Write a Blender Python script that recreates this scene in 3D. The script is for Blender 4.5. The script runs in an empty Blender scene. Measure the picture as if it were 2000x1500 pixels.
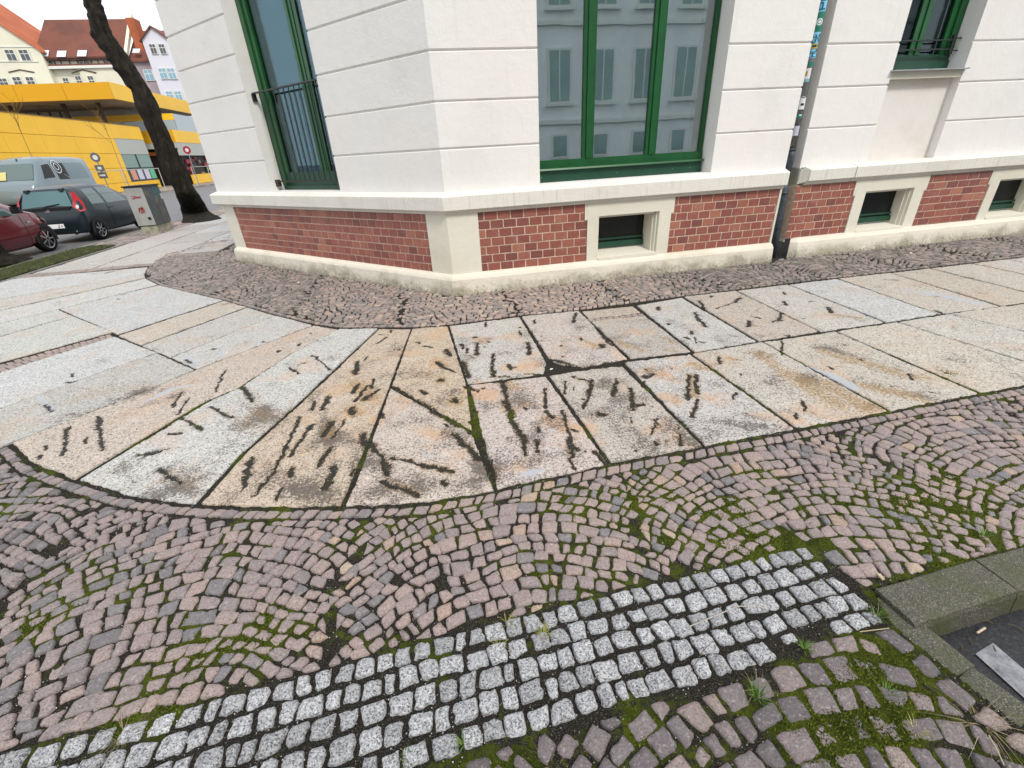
import bpy, math, random
import numpy as np
from mathutils import Vector, Matrix
random.seed(7); rng = np.random.default_rng(7)
SC = bpy.context.scene
COL = SC.collection
# ------------------------------------------------------------------ camera (surveyed from the vanishing points)
F = 868.6232577; H = 1.55
M = np.array([[0.9983542885, -0.0573473155, 0.0], [-0.0266457457, -0.4638734044, 0.8855006882], [-0.0507810874, -0.8840434096, -0.4646380647]])
cd = bpy.data.cameras.new('camera'); cam = bpy.data.objects.new('camera', cd); COL.objects.link(cam)
cd.sensor_fit = 'HORIZONTAL'; cd.sensor_width = 36.0; cd.lens = F / 2000 * 36.0
cd.clip_start = 0.02; cd.clip_end = 1500
cam.matrix_world = Matrix(((M[0, 0], -M[0, 1], -M[0, 2], 0), (M[1, 0], -M[1, 1], -M[1, 2], 0), (M[2, 0], -M[2, 1], -M[2, 2], H), (0, 0, 0, 1)))
SC.camera = cam
# ------------------------------------------------------------------ light: bright overcast, soft warm sun from behind on the right
SUN_EL, SUN_AZ = math.radians(48), math.radians(150)
W = bpy.data.worlds.new('World'); SC.world = W; W.use_nodes = True
nt = W.node_tree; bg = nt.nodes['Background']
sky = nt.nodes.new('ShaderNodeTexSky'); sky.sky_type = 'NISHITA'; sky.sun_disc = False
sky.sun_elevation = SUN_EL; sky.sun_rotation = SUN_AZ; sky.dust_density = 3.0; sky.air_density = 1.0
mx = nt.nodes.new('ShaderNodeMix'); mx.data_type = 'RGBA'; mx.inputs[0].default_value = 0.84
nt.links.new(sky.outputs[0], mx.inputs[6]); mx.inputs[7].default_value = (10.3, 10.6, 11.2, 1)
nt.links.new(mx.outputs[2], bg.inputs[0]); bg.inputs[1].default_value = 0.11
sl = bpy.data.lights.new('sun', 'SUN'); sl.energy = 1.7; sl.angle = math.radians(11); sl.color = (1, .95, .87)
so = bpy.data.objects.new('sun', sl); COL.objects.link(so)
dv = Vector((math.sin(SUN_AZ) * math.cos(SUN_EL), math.cos(SUN_AZ) * math.cos(SUN_EL), math.sin(SUN_EL)))
so.rotation_euler = dv.to_track_quat('Z', 'Y').to_euler()
SC.view_settings.view_transform = 'Standard'; SC.view_settings.look = 'None'
SC.view_settings.exposure = 0.36; SC.view_settings.gamma = 1.0; SC.view_settings.use_curve_mapping = False
SC.render.engine = 'CYCLES'
# ------------------------------------------------------------------ survey helpers
def ray(x, y): return M @ np.array([(x - 1000) / F, (y - 750) / F, 1.0])
def G(x, y, z=0.0):
    d = ray(x, y); t = (z - H) / d[2]
    return np.array([d[0] * t, d[1] * t])
def GZ(sc, ox, oy, *pts): return [G(ox + p[0] / sc, oy + p[1] / sc) for p in pts]
def px(P):
    c = M.T @ (np.array(P, float) - np.array([0, 0, H]))
    return (1000 + F * c[0] / c[2], 750 + F * c[1] / c[2], c[2])
C0 = np.array([-0.66408612, 5.39729761])
uR = np.array([0.98432395, 0.17636996]); nR = np.array([0.17636996, -0.98432395])
uL = np.array([-0.81032584, 0.58597955]); nL = np.array([-0.58597955, -0.81032584])
A10 = math.radians(-10); UA = np.array([math.sin(A10), math.cos(A10)]); VA = np.array([UA[1], -UA[0]])
def Rp(s, e, z): p = C0 + s * uR + e * nR; return (p[0], p[1], z)
def Lp(s, e, z): p = C0 + s * uL + e * nL; return (p[0], p[1], z)
def Sp(lat, al, z): p = lat * VA + al * UA; return (p[0], p[1], z)
def SPl(x, y, lat):
    d = ray(x, y); t = lat / (VA @ d[:2]); return (lat, UA @ d[:2] * t, H + t * d[2])
def APl(x, y, al):
    d = ray(x, y); t = al / (UA @ d[:2]); return (VA @ d[:2] * t, al, H + t * d[2])
# ------------------------------------------------------------------ materials
def lin(c):
    if isinstance(c, str):
        c = c.lstrip('#'); c = [int(c[i:i + 2], 16) / 255 for i in (0, 2, 4)]
        return tuple(v / 12.92 if v <= .04045 else ((v + .055) / 1.055) ** 2.4 for v in c) + (1,)
    return tuple(c) + (1,)
class MB_:
    def __init__(s, name, rough=.7, spec=.4):
        s.m = bpy.data.materials.new(name); s.m.use_nodes = True; s.t = s.m.node_tree
        s.b = s.t.nodes['Principled BSDF']; s.b.inputs['Roughness'].default_value = rough
        s.b.inputs['Specular IOR Level'].default_value = spec
        s.co = s.t.nodes.new('ShaderNodeNewGeometry').outputs['Position']
    def n(s, t): return s.t.nodes.new(t)
    def l(s, a, b): s.t.links.new(a, b)
    def noise(s, scale, detail=4, rough=.6, vec=None, stretch=None):
        v = vec or s.co
        if stretch:
            mp = s.n('ShaderNodeMapping'); s.l(v, mp.inputs[0]); mp.inputs['Scale'].default_value = stretch; v = mp.outputs[0]
        n = s.n('ShaderNodeTexNoise'); s.l(v, n.inputs['Vector']); n.inputs['Scale'].default_value = scale
        n.inputs['Detail'].default_value = detail; n.inputs['Roughness'].default_value = rough
        return n.outputs[0]
    def voro(s, scale, out='Color', feat='F1', rnd=1):
        n = s.n('ShaderNodeTexVoronoi'); n.feature = feat; s.l(s.co, n.inputs['Vector']); n.inputs['Scale'].default_value = scale
        n.inputs['Randomness'].default_value = rnd
        return n.outputs[out]
    def attr(s, name, out='Fac'):
        n = s.n('ShaderNodeAttribute'); n.attribute_name = name; return n.outputs[out]
    def ramp(s, f, stops, inter='LINEAR'):
        r = s.n('ShaderNodeValToRGB'); s.l(f, r.inputs[0]); r.color_ramp.interpolation = inter
        e = r.color_ramp.elements
        while len(e) < len(stops): e.new(.5)
        for i, (p, c) in enumerate(stops):
            e[i].position = p; e[i].color = lin(c) if not isinstance(c, (int, float)) else (c, c, c, 1)
        return r.outputs[0]
    def mix(s, f, a, b, mode='MIX'):
        n = s.n('ShaderNodeMix'); n.data_type = 'RGBA'; n.blend_type = mode
        for v, i in ((f, 0), (a, 6), (b, 7)):
            if hasattr(v, 'is_linked') or hasattr(v, 'links'): s.l(v, n.inputs[i])
            elif i == 0: n.inputs[0].default_value = v
            else: n.inputs[i].default_value = lin(v) if not isinstance(v, (int, float)) else (v, v, v, 1)
        return n.outputs[2]
    def math(s, op, a, b=0.0, c=0.0, clamp=False):
        n = s.n('ShaderNodeMath'); n.operation = op; n.use_clamp = clamp
        for v, i in ((a, 0), (b, 1), (c, 2)):
            if isinstance(v, (int, float)): n.inputs[i].default_value = v
            else: s.l(v, n.inputs[i])
        return n.outputs[0]
    def sstep(s, v, lo, hi):
        n = s.n('ShaderNodeMapRange'); n.interpolation_type = 'SMOOTHSTEP'
        s.l(v, n.inputs[0]); n.inputs[1].default_value = lo; n.inputs[2].default_value = hi
        return n.outputs[0]
    def sepz(s):
        n = s.n('ShaderNodeSeparateXYZ'); s.l(s.co, n.inputs[0]); return n.outputs[2]
    def col(s, c):
        if hasattr(c, 'links'): s.l(c, s.b.inputs['Base Color'])
        else: s.b.inputs['Base Color'].default_value = lin(c)
        return s
    def bump(s, h, dist=.01, strength=1.0):
        b = s.n('ShaderNodeBump'); s.l(h, b.inputs['Height']); b.inputs['Distance'].default_value = dist
        b.inputs['Strength'].default_value = strength; s.l(b.outputs[0], s.b.inputs['Normal']); return s
def simple(name, c, rough=.6, spec=.4, metal=0, nscale=None, namt=.12, bumpd=0):
    m = MB_(name, rough, spec); m.b.inputs['Metallic'].default_value = metal
    if nscale:
        f = m.noise(nscale, 5, .65)
        a = lin(c); lo = tuple(v * (1 - namt * 2) for v in a[:3]); hi = tuple(min(1, v * (1 + namt * 2)) for v in a[:3])
        m.col(m.ramp(f, [(.3, lo), (.7, hi)]))
        if bumpd: m.bump(f, bumpd)
    else: m.col(c)
    return m.m
def plaster_mat(name, base, dark, streak=False, dirtz=None):
    m = MB_(name, .85, .2)
    n1 = m.noise(1.3, 5, .6); n2 = m.noise(60, 3, .5); n3 = m.noise(8, 4, .6)
    c = m.mix(m.sstep(n1, .45, .8), base, dark)
    c = m.mix(m.math('MULTIPLY', m.sstep(n3, .55, .85), .35), c, dark)
    if streak:
        st = m.noise(14, 4, .7, stretch=(3, 3, .12)); c = m.mix(m.math('MULTIPLY', m.sstep(st, .52, .72), .5), c, (.46, .43, .36))
        st2 = m.noise(40, 3, .7, stretch=(3, 3, .1)); c = m.mix(m.math('MULTIPLY', m.sstep(st2, .58, .75), .3), c, (.33, .31, .26))
    if dirtz:
        z = m.sepz(); g = m.math('SUBTRACT', 1.0, m.math('DIVIDE', z, dirtz), clamp=True)
        n5 = m.noise(3.2, 6, .7); n6 = m.noise(30, 5, .7)
        k = m.math('ADD', m.math('MULTIPLY', n5, 1.0), m.math('MULTIPLY', g, .36))
        c = m.mix(m.math('MULTIPLY', m.sstep(k, .56, .92), .75), c, (.27, .24, .17))
        k2 = m.math('ADD', n6, m.math('MULTIPLY', g, .22)); c = m.mix(m.math('MULTIPLY', m.sstep(k2, .66, .85), .7), c, (.12, .11, .07))
    if not streak and not dirtz:
        sk = m.noise(5, 5, .7, stretch=(3.2, 3.2, .10)); c = m.mix(m.math('MULTIPLY', m.sstep(sk, .55, .8), .24), c, (.60, .57, .50))
        pt = m.noise(.8, 3, .5); c = m.mix(m.math('MULTIPLY', m.sstep(pt, .5, .62), .16), c, (.80, .73, .66))
    m.col(c); m.bump(m.math('ADD', m.math('MULTIPLY', n2, .3), n3), .006 if not dirtz else .008)
    return m.m
MAT = {}
MAT['plaster'] = plaster_mat('plaster', (.79, .775, .74), (.73, .72, .685))
MAT['apron'] = plaster_mat('apron_plaster', (.76, .72, .68), (.64, .58, .53))
MAT['plinth'] = plaster_mat('plinth_plaster', (.72, .69, .58), (.64, .60, .48))
MAT['ledge'] = plaster_mat('ledge_plaster', (.74, .72, .65), (.62, .60, .52), streak=True)
MAT['base'] = plaster_mat('base_render', (.72, .67, .56), (.60, .55, .43), dirtz=.20)
MAT['mortar'] = simple('mortar', (.60, .46, .36), .9, .2, nscale=40, namt=.15, bumpd=.003)
def brick_mat():
    m = MB_('clinker_brick', .45, .45)
    r = m.attr('rnd'); c = m.ramp(r, [(0, (.20, .07, .058)), (.25, (.27, .085, .064)), (.6, (.305, .10, .072)), (.9, (.335, .12, .082)), (1, (.42, .17, .11))])
    n = m.noise(45, 5, .7); c = m.mix(m.math('MULTIPLY', m.sstep(n, .45, .8), .45), c, (.10, .03, .028))
    n2 = m.noise(9, 5, .6); c = m.mix(m.math('MULTIPLY', m.sstep(n2, .52, .8), .32), c, (.42, .29, .26))
    n3 = m.noise(110, 2, .6); c = m.mix(m.math('MULTIPLY', m.sstep(n3, .72, .8), .5), c, (.5, .42, .35))
    m.col(c); m.bump(n, .002); return m.m
MAT['brick'] = brick_mat()
def cobble_mat(name, stops, grain=170, speck=.35, rough=.6, lich=.25):
    m = MB_(name, rough, .4)
    c = m.ramp(m.attr('rnd'), stops)
    n = m.noise(grain, 3, .75); n2 = m.noise(28, 5, .65); n4 = m.noise(75, 4, .7)
    c = m.mix(m.math('MULTIPLY', m.sstep(n, .50, .62), speck * 1.5), c, (.07, .06, .06))
    c = m.mix(m.math('MULTIPLY', m.sstep(n4, .54, .66), speck), c, (.58, .52, .49))
    n6 = m.noise(120, 3, .8); c = m.mix(m.math('MULTIPLY', m.sstep(n6, .55, .62), speck * .9), c, (.12, .10, .10))
    c = m.mix(m.math('MULTIPLY', m.sstep(n2, .52, .75), lich), c, (.15, .145, .10))
    m.col(c); m.bump(m.math('ADD', n2, m.math('ADD', m.math('MULTIPLY', n4, .35), m.math('MULTIPLY', n, .2))), .016)
    return m.m
MAT['pink_cobble'] = cobble_mat('porphyry_cobble', [(0, (0.160, 0.144, 0.145)), (.14, (0.217, 0.206, 0.214)), (.26, (0.297, 0.245, 0.238)), (.6, (0.358, 0.280, 0.260)), (.86, (0.401, 0.304, 0.272)), (.95, (0.450, 0.317, 0.235)), (1, (0.509, 0.400, 0.302))])
MAT['wall_cobble'] = cobble_mat('wall_side_cobble', [(0, (.17, .15, .135)), (.4, (.28, .24, .215)), (.75, (.37, .295, .26)), (.92, (.44, .31, .265)), (1, (.48, .39, .31))], 110, .22, lich=.2)
MAT['dark_cobble'] = cobble_mat('dark_cobble', [(0, (.12, .105, .11)), (.4, (.175, .15, .155)), (.8, (.235, .19, .19)), (1, (.32, .25, .22))], lich=.35)
def granite_mat():
    m = MB_('granite_cobble', .65, .4)
    v = m.voro(230); sp = m.n('ShaderNodeSeparateColor'); m.l(v, sp.inputs[0])
    n = m.noise(60, 4, .7)
    c = m.ramp(sp.outputs[0], [(0, (.11, .115, .125)), (.12, (.22, .225, .24)), (.34, (.43, .433, .44)), (.75, (.56, .565, .58)), (1, (.72, .72, .72))])
    tn = m.ramp(m.attr('rnd'), [(0, .72), (1, 1.08)]); c = m.mix(1.0, c, tn, 'MULTIPLY')
    n2 = m.noise(130, 3, .8); c = m.mix(m.math('MULTIPLY', m.sstep(n2, .53, .62), .55), c, (.10, .10, .11)); c = m.mix(m.math('MULTIPLY', m.sstep(n, .5, .75), .3), c, (.20, .195, .18))
    m.col(c); m.bump(m.math('ADD', n, m.math('MULTIPLY', n2, .5)), .014); return m.m
MAT['granite_cobble'] = granite_mat()
def slab_mat():
    m = MB_('granite_slab', .7, .35)
    base = m.attr('tint', 'Color')
    v = m.voro(135); sp = m.n('ShaderNodeSeparateColor'); m.l(v, sp.inputs[0])
    gr = m.ramp(sp.outputs[0], [(0, .18), (.10, .50), (.24, .88), (.8, 1.1), (1, 1.42)])
    c = m.mix(.9, base, gr, 'MULTIPLY')
    nb = m.noise(2.4, 5, .6); c = m.mix(m.math('MULTIPLY', m.math('MULTIPLY', m.sstep(nb, .50, .66), m.math('ADD', .35, m.math('MULTIPLY', m.attr('worn'), .6))), .8), c, (.50, .32, .19))
    nw = m.noise(5, 5, .65); c = m.mix(m.math('MULTIPLY', m.sstep(nw, .55, .8), .4), c, (.66, .66, .66))
    # grime grains lodged between the crystals, denser in worn patches
    g1 = m.noise(105, 4, .85); g2 = m.noise(3.5, 5, .6); g3 = m.noise(58, 5, .85)
    gg = m.math('ADD', m.math('ADD', m.math('MULTIPLY', g1, .3), m.math('MULTIPLY', g3, .7)), m.math('MULTIPLY', m.math('SUBTRACT', g2, .5), .55))
    gg = m.math('ADD', gg, m.math('MULTIPLY', m.attr('worn'), .055)); gg = m.math('ADD', gg, m.math('MULTIPLY', m.attr('pepper'), .115))
    c = m.mix(m.math('MULTIPLY', m.sstep(gg, .60, .64), .85), c, (.075, .06, .05))
    # orange rust halo, dark debris in gouges
    br = m.math('ADD', m.attr('brown'), m.math('MULTIPLY', m.math('SUBTRACT', g3, .5), 4.6))
    c = m.mix(m.math('MULTIPLY', m.sstep(br, .62, .76), .9), c, (.085, .06, .028))
    ru = m.math('MULTIPLY', m.sstep(m.attr('brown'), .15, .8), .35); c = m.mix(ru, c, (.50, .33, .16))
    rg = m.math('ADD', m.attr('gouge'), m.math('MULTIPLY', m.math('SUBTRACT', m.noise(22, 4, .7), .5), 1.3)); c = m.mix(m.math('MULTIPLY', m.math('MULTIPLY', m.sstep(rg, .12, .5), m.attr('worn')), .45), c, (.30, .19, .09))
    pa = m.attr('patch'); c = m.mix(m.math('MULTIPLY', m.sstep(m.math('ADD', pa, m.math('MULTIPLY', m.math('SUBTRACT', g2, .5), .8)), .40, .55), .85), c, (.40, .42, .46))
    ck = m.math('ADD', m.math('MULTIPLY', m.attr('gouge'), 1.6), m.math('MULTIPLY', m.math('SUBTRACT', g1, .5), 4.4))
    ck = m.math('ADD', ck, m.math('MULTIPLY', m.math('SUBTRACT', m.noise(50, 4, .8), .5), 3.2))
    dk = m.sstep(ck, .80, .90); c = m.mix(m.math('MULTIPLY', dk, .98), c, (.014, .012, .009))
    mo = m.math('ADD', m.attr('gouge'), m.math('MULTIPLY', m.math('SUBTRACT', m.noise(14, 4, .6), .5), 2.2))
    c = m.mix(m.math('MULTIPLY', m.math('MULTIPLY', m.sstep(mo, .9, 1.4), dk), .4), c, (.05, .06, .015))
    m.col(c)
    h = m.math('ADD', m.math('MULTIPLY', g1, .35), m.math('MULTIPLY', dk, -1.2)); h = m.math('ADD', h, m.math('MULTIPLY', m.noise(45, 4, .7), .8))
    m.bump(h, .005); return m.m
MAT['slab'] = slab_mat()
def joint_mat():
    m = MB_('joint_soil_and_moss', .95, .1)
    n = m.noise(260, 4, .8); n2 = m.noise(40, 5, .7); n3 = m.noise(9, 4, .6)
    soil = m.ramp(m.noise(330, 3, .8), [(.35, (.010, .009, .008)), (.55, (.035, .030, .024)), (.62, (.13, .12, .10)), (.72, (.42, .40, .37))])
    moss = m.ramp(m.math('ADD', m.math('MULTIPLY', n, .55), m.math('MULTIPLY', n3, .45)), [(.30, (.008, .013, .003)), (.45, (.045, .062, .008)), (.58, (.105, .13, .014)), (.74, (.23, .26, .04))])
    f = m.sstep(m.math('ADD', m.attr('moss'), m.math('MULTIPLY', m.math('SUBTRACT', n2, .5), .9)), .42, .58)
    m.col(m.mix(f, soil, moss)); m.bump(m.math('ADD', n, n2), .012); return m.m
MAT['joint'] = joint_mat()
MAT['moss'] = (lambda m: (m.col(m.ramp(m.attr('rnd'), [(0, (.02, .032, .005)), (.5, (.07, .09, .011)), (1, (.20, .22, .035))])), m.m)[1])(MB_('moss_tufts', .9, .1))
MAT['grit'] = (lambda m: (m.col(m.ramp(m.attr('rnd'), [(0, (.02, .018, .015)), (.6, (.10, .085, .07)), (.85, (.3, .28, .25)), (1, (.7, .68, .62))])), m.m)[1])(MB_('grit_grains', .9, .2))
def asphalt_mat(name, lo, hi, wet=.6):
    m = MB_(name, wet, .4); v = m.voro(150); sp = m.n('ShaderNodeSeparateColor'); m.l(v, sp.inputs[0])
    n = m.noise(1.2, 5, .6); c = m.ramp(sp.outputs[0], [(0, lo), (.8, hi), (1, tuple(v * 2.2 for v in hi))])
    c = m.mix(m.math('MULTIPLY', m.sstep(n, .4, .75), .4), c, hi); m.col(c); m.bump(sp.outputs[1], .004); return m.m
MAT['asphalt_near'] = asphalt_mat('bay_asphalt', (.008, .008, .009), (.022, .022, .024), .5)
MAT['asphalt'] = asphalt_mat('street_asphalt', (.10, .10, .107), (.16, .16, .168), .55)
MAT['paint_white'] = simple('road_paint', (.22, .225, .24), .6, .3, nscale=35, namt=.25)
def kerb_mat():
    m = MB_('kerb_concrete', .7, .35); v = m.voro(330); sp = m.n('ShaderNodeSeparateColor'); m.l(v, sp.inputs[0])
    c = m.ramp(sp.outputs[0], [(0, (.035, .033, .026)), (.5, (.082, .078, .058)), (.9, (.125, .12, .092)), (1, (.26, .25, .2))])
    n = m.noise(6, 5, .65); c = m.mix(m.math('MULTIPLY', m.sstep(n, .40, .66), .6), c, (.06, .068, .02))
    m.col(c); m.bump(m.noise(70, 4, .7), .005); return m.m
MAT['kerb'] = kerb_mat()
MAT['kerb_far'] = simple('street_kerb', (.22, .21, .19), .8, .3, nscale=12)
MAT['grass'] = simple('verge_grass', (.05, .055, .025), .9, .1, nscale=14, namt=.3, bumpd=.05)
MAT['dirt'] = simple('verge_soil', (.09, .075, .06), .95, .1, nscale=9, namt=.35, bumpd=.03)
def green_paint(name, c, rough=.3):
    m = MB_(name, rough, .5); n = m.noise(5, 4, .6); a = lin(c)
    m.col(m.ramp(n, [(.3, tuple(v * .8 for v in a[:3])), (.7, tuple(v * 1.15 for v in a[:3]))])); return m.m
MAT['green'] = green_paint('green_window_paint', (.008, .085, .022))
MAT['green_dark'] = green_paint('dark_green_board', (.010, .060, .032), .4)
MAT['iron'] = simple('black_iron', (.018, .022, .02), .45, .5)
MAT['rust_iron'] = simple('weathered_iron', (.03, .028, .024), .6, .4, nscale=30, namt=.3)
def glass(name, tint, refl, alpha, fr=.8):
    m = MB_(name); t = m.t; t.nodes.remove(m.b); out = [n for n in t.nodes if n.type == 'OUTPUT_MATERIAL'][0]
    gl = m.n('ShaderNodeBsdfGlossy'); gl.inputs['Roughness'].default_value = .0; gl.inputs[0].default_value = lin(tint)
    n = m.noise(1.6, 2, .5); b = m.n('ShaderNodeBump'); m.l(n, b.inputs['Height']); b.inputs['Distance'].default_value = .0006; m.l(b.outputs[0], gl.inputs['Normal'])
    tr = m.n('ShaderNodeBsdfTransparent'); tr.inputs[0].default_value = lin(alpha)
    lw = m.n('ShaderNodeLayerWeight'); lw.inputs[0].default_value = .35
    f = m.math('MULTIPLY_ADD', lw.outputs['Fresnel'], fr, refl, clamp=True)
    ms = m.n('ShaderNodeMixShader'); m.l(f, ms.inputs[0]); m.l(tr.outputs[0], ms.inputs[1]); m.l(gl.outputs[0], ms.inputs[2]); m.l(ms.outputs[0], out.inputs[0])
    return m.m
MAT['glass'] = glass('window_glass', (.90, .96, .95), .25, (.80, .90, .91))
MAT['glass_side'] = glass('side_window_glass', (.62, .78, .85), .06, (.5, .62, .64), .45)
MAT['glass_dark'] = glass('dark_window_glass', (.6, .7, .72), .05, (.3, .36, .36), .35)
MAT['glass_far'] = simple('far_window_glass', (.16, .25, .24), .08, .9)
MAT['cellar_glass'] = simple('cellar_glass', (.006, .008, .008), .25, .35)
MAT['curtain'] = simple('grey_curtain', (.55, .61, .58), .9, .1, nscale=3, namt=.1)
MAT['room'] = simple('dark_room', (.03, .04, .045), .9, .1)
MAT['zinc'] = simple('zinc', (.36, .39, .39), .45, .5, metal=.5, nscale=14)
MAT['pipe'] = simple('painted_downpipe', (.16, .165, .17), .5, .4, metal=.3, nscale=20, namt=.25)
MAT['pipe_dark'] = simple('cast_iron_pipe', (.05, .065, .08), .5, .4, nscale=20, namt=.25)
def flat(name, c, rough=.6): 
    if name not in MAT: MAT[name] = simple(name, c, rough)
    return MAT[name]
# ------------------------------------------------------------------ object helpers
def mk(name, verts, faces, mat, parent=None, smooth=False, rnd=None, attrs=None, fmats=None):
    me = bpy.data.meshes.new(name); me.from_pydata([tuple(v) for v in verts], [], faces); me.update()
    for mm in (mat if isinstance(mat, (list, tuple)) else [mat]): me.materials.append(MAT[mm] if isinstance(mm, str) else mm)
    if fmats is not None: me.polygons.foreach_set('material_index', fmats)
    if smooth: me.polygons.foreach_set('use_smooth', [True] * len(me.polygons))
    if rnd is not None:
        a = me.attributes.new('rnd', 'FLOAT', 'FACE'); a.data.foreach_set('value', np.full(len(me.polygons), rnd, dtype=np.float32) if np.isscalar(rnd) else np.asarray(rnd, dtype=np.float32))
    o = bpy.data.objects.new(name, me); COL.objects.link(o)
    if parent is not None:
        o.parent = parent
        if not LOCAL[0]:
            w = Vector((0, 0, 0)); q = parent
            while q is not None: w += q.location; q = q.parent
            o.location = -w
    return o
LOCAL = [False]
def root(name, label, cat, loc=(0, 0, 0), group=None):
    o = bpy.data.objects.new(name, None); COL.objects.link(o); o.location = loc; o.empty_display_size = .1
    if label: o['label'] = label
    if cat: o['category'] = cat
    if group: o['group'] = group
    return o
def tag(o, label=None, cat=None, group=None, kind=None):
    if label: o['label'] = label
    if cat: o['category'] = cat
    if group: o['group'] = group
    if kind: o['kind'] = kind
    return o
class Geo:
    def __init__(s): s.v = []; s.f = []; s.r = []
    def add(s, V, Fc, r=0.0):
        k = len(s.v); s.v += [tuple(map(float, p)) for p in V]; s.f += [tuple(i + k for i in f) for f in Fc]; s.r += [r] * len(Fc)
    def hexa(s, P, r=0.0):  # P: 8 corners, bottom 4 then top 4
        s.add(P, [(3, 2, 1, 0), (4, 5, 6, 7), (0, 1, 5, 4), (1, 2, 6, 5), (2, 3, 7, 6), (3, 0, 4, 7)], r)
    def wbox(s, fn, s0, s1, e0, e1, z0, z1, r=0.0):
        s.hexa([fn(s0, e0, z0), fn(s1, e0, z0), fn(s1, e1, z0), fn(s0, e1, z0), fn(s0, e0, z1), fn(s1, e0, z1), fn(s1, e1, z1), fn(s0, e1, z1)], r)
    def tube(s, pts, rad, n=8, r=0.0, cap=True):
        pts = [Vector(p) for p in pts]; rads = rad if isinstance(rad, (list, tuple)) else [rad] * len(pts)
        k = len(s.v); up = Vector((0, 0, 1))
        for i, p in enumerate(pts):
            t = (pts[min(i + 1, len(pts) - 1)] - pts[max(i - 1, 0)]).normalized()
            a = t.cross(up if abs(t.z) < .9 else Vector((1, 0, 0))).normalized(); b = t.cross(a).normalized()
            for j in range(n):
                th = 2 * math.pi * j / n; s.v.append(tuple(p + (a * math.cos(th) + b * math.sin(th)) * rads[i]))
        for i in range(len(pts) - 1):
            for j in range(n):
                q = (k + i * n + j, k + i * n + (j + 1) % n, k + (i + 1) * n + (j + 1) % n, k + (i + 1) * n + j); s.f.append(q); s.r.append(r)
        if cap:
            s.f.append(tuple(k + j for j in range(n))[::-1]); s.r.append(r)
            s.f.append(tuple(k + (len(pts) - 1) * n + j for j in range(n))); s.r.append(r)
    def build(s, name, mat, parent=None, smooth=False, rnd=True):
        o = mk(name, s.v, s.f, mat, parent, smooth, rnd=s.r if rnd else None)
        import bmesh
        bm = bmesh.new(); bm.from_mesh(o.data); bmesh.ops.recalc_face_normals(bm, faces=bm.faces); bm.to_mesh(o.data); bm.free()
        return o
def wb(name, fn, s0, s1, e0, e1, z0, z1, mat, parent): g = Geo(); g.wbox(fn, s0, s1, e0, e1, z0, z1); return g.build(name, mat, parent)
def offset_path(path, e):
    """path: list of 2D points walked with the outside on the right side; returns the mitred offset"""
    out = []
    n = len(path)
    for i in range(n):
        def nrm(a, b): d = (b - a) / np.linalg.norm(b - a); return np.array([-d[1], d[0]])
        if i == 0: q = path[0] + e * nrm(path[0], path[1])
        elif i == n - 1: q = path[-1] + e * nrm(path[-2], path[-1])
        else:
            n1, n2 = nrm(path[i - 1], path[i]), nrm(path[i], path[i + 1]); w = (n1 + n2) / (1 + n1 @ n2); q = path[i] + e * w
        out.append(q)
    return out
def sweep(name, profile, path, mat, parent, closed=True):
    """profile: list of (z, e); path walked so that its left normal points outwards"""
    g = Geo(); rows = []
    path = [np.array(p, float) for p in path]
    for z, e in profile: rows.append([(q[0], q[1], z) for q in offset_path(path, e)])
    n, m = len(profile), len(path); V = [p for r in rows for p in r]; Fc = []
    for i in range(n - 1 if not closed else n):
        for j in range(m - 1):
            a, b = i * m, ((i + 1) % n) * m; Fc.append((a + j, a + j + 1, b + j + 1, b + j))
    if closed:
        Fc.append(tuple(i * m for i in range(n))); Fc.append(tuple(i * m + m - 1 for i in range(n))[::-1])
    g.add(V, Fc); return g.build(name, mat, parent)
# value noise on numpy arrays
def vnoise(x, y, seed=0):
    xi = np.floor(x).astype(np.int64); yi = np.floor(y).astype(np.int64); xf = x - xi; yf = y - yi
    def h(a, b):
        n = (a * 374761393 + b * 668265263 + seed * 1442695041) & 0x7fffffff; n = ((n ^ (n >> 13)) * 1274126177) & 0x7fffffff
        return ((n ^ (n >> 16)) & 0xffff) / 65535.0
    u = xf * xf * (3 - 2 * xf); v = yf * yf * (3 - 2 * yf)
    return (h(xi, yi) * (1 - u) + h(xi + 1, yi) * u) * (1 - v) + (h(xi, yi + 1) * (1 - u) + h(xi + 1, yi + 1) * u) * v
def fbm(x, y, sc, seed=0, oct=3):
    s = 0; a = .5; t = 0
    for o in range(oct): s = s + a * vnoise(x * sc, y * sc, seed + o * 7); t += a; a *= .5; sc *= 2.07
    return s / t
def inpoly(pt, poly):
    x, y = pt; c = False; n = len(poly); j = n - 1
    for i in range(n):
        xi, yi = poly[i][0], poly[i][1]; xj, yj = poly[j][0], poly[j][1]
        if (yi > y) != (yj > y) and x < (xj - xi) * (y - yi) / (yj - yi) + xi: c = not c
        j = i
    return c
# ================================================================== GROUND
def K(name, o): o['kind'] = name; return o
# wide ground sheets: the street level lies 0.12 below the pavement
K('structure', mk('street_ground', [(-300, -150, -.14), (300, -150, -.14), (300, 400, -.14), (-300, 400, -.14)], [(0, 1, 2, 3)], 'asphalt'))
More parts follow.
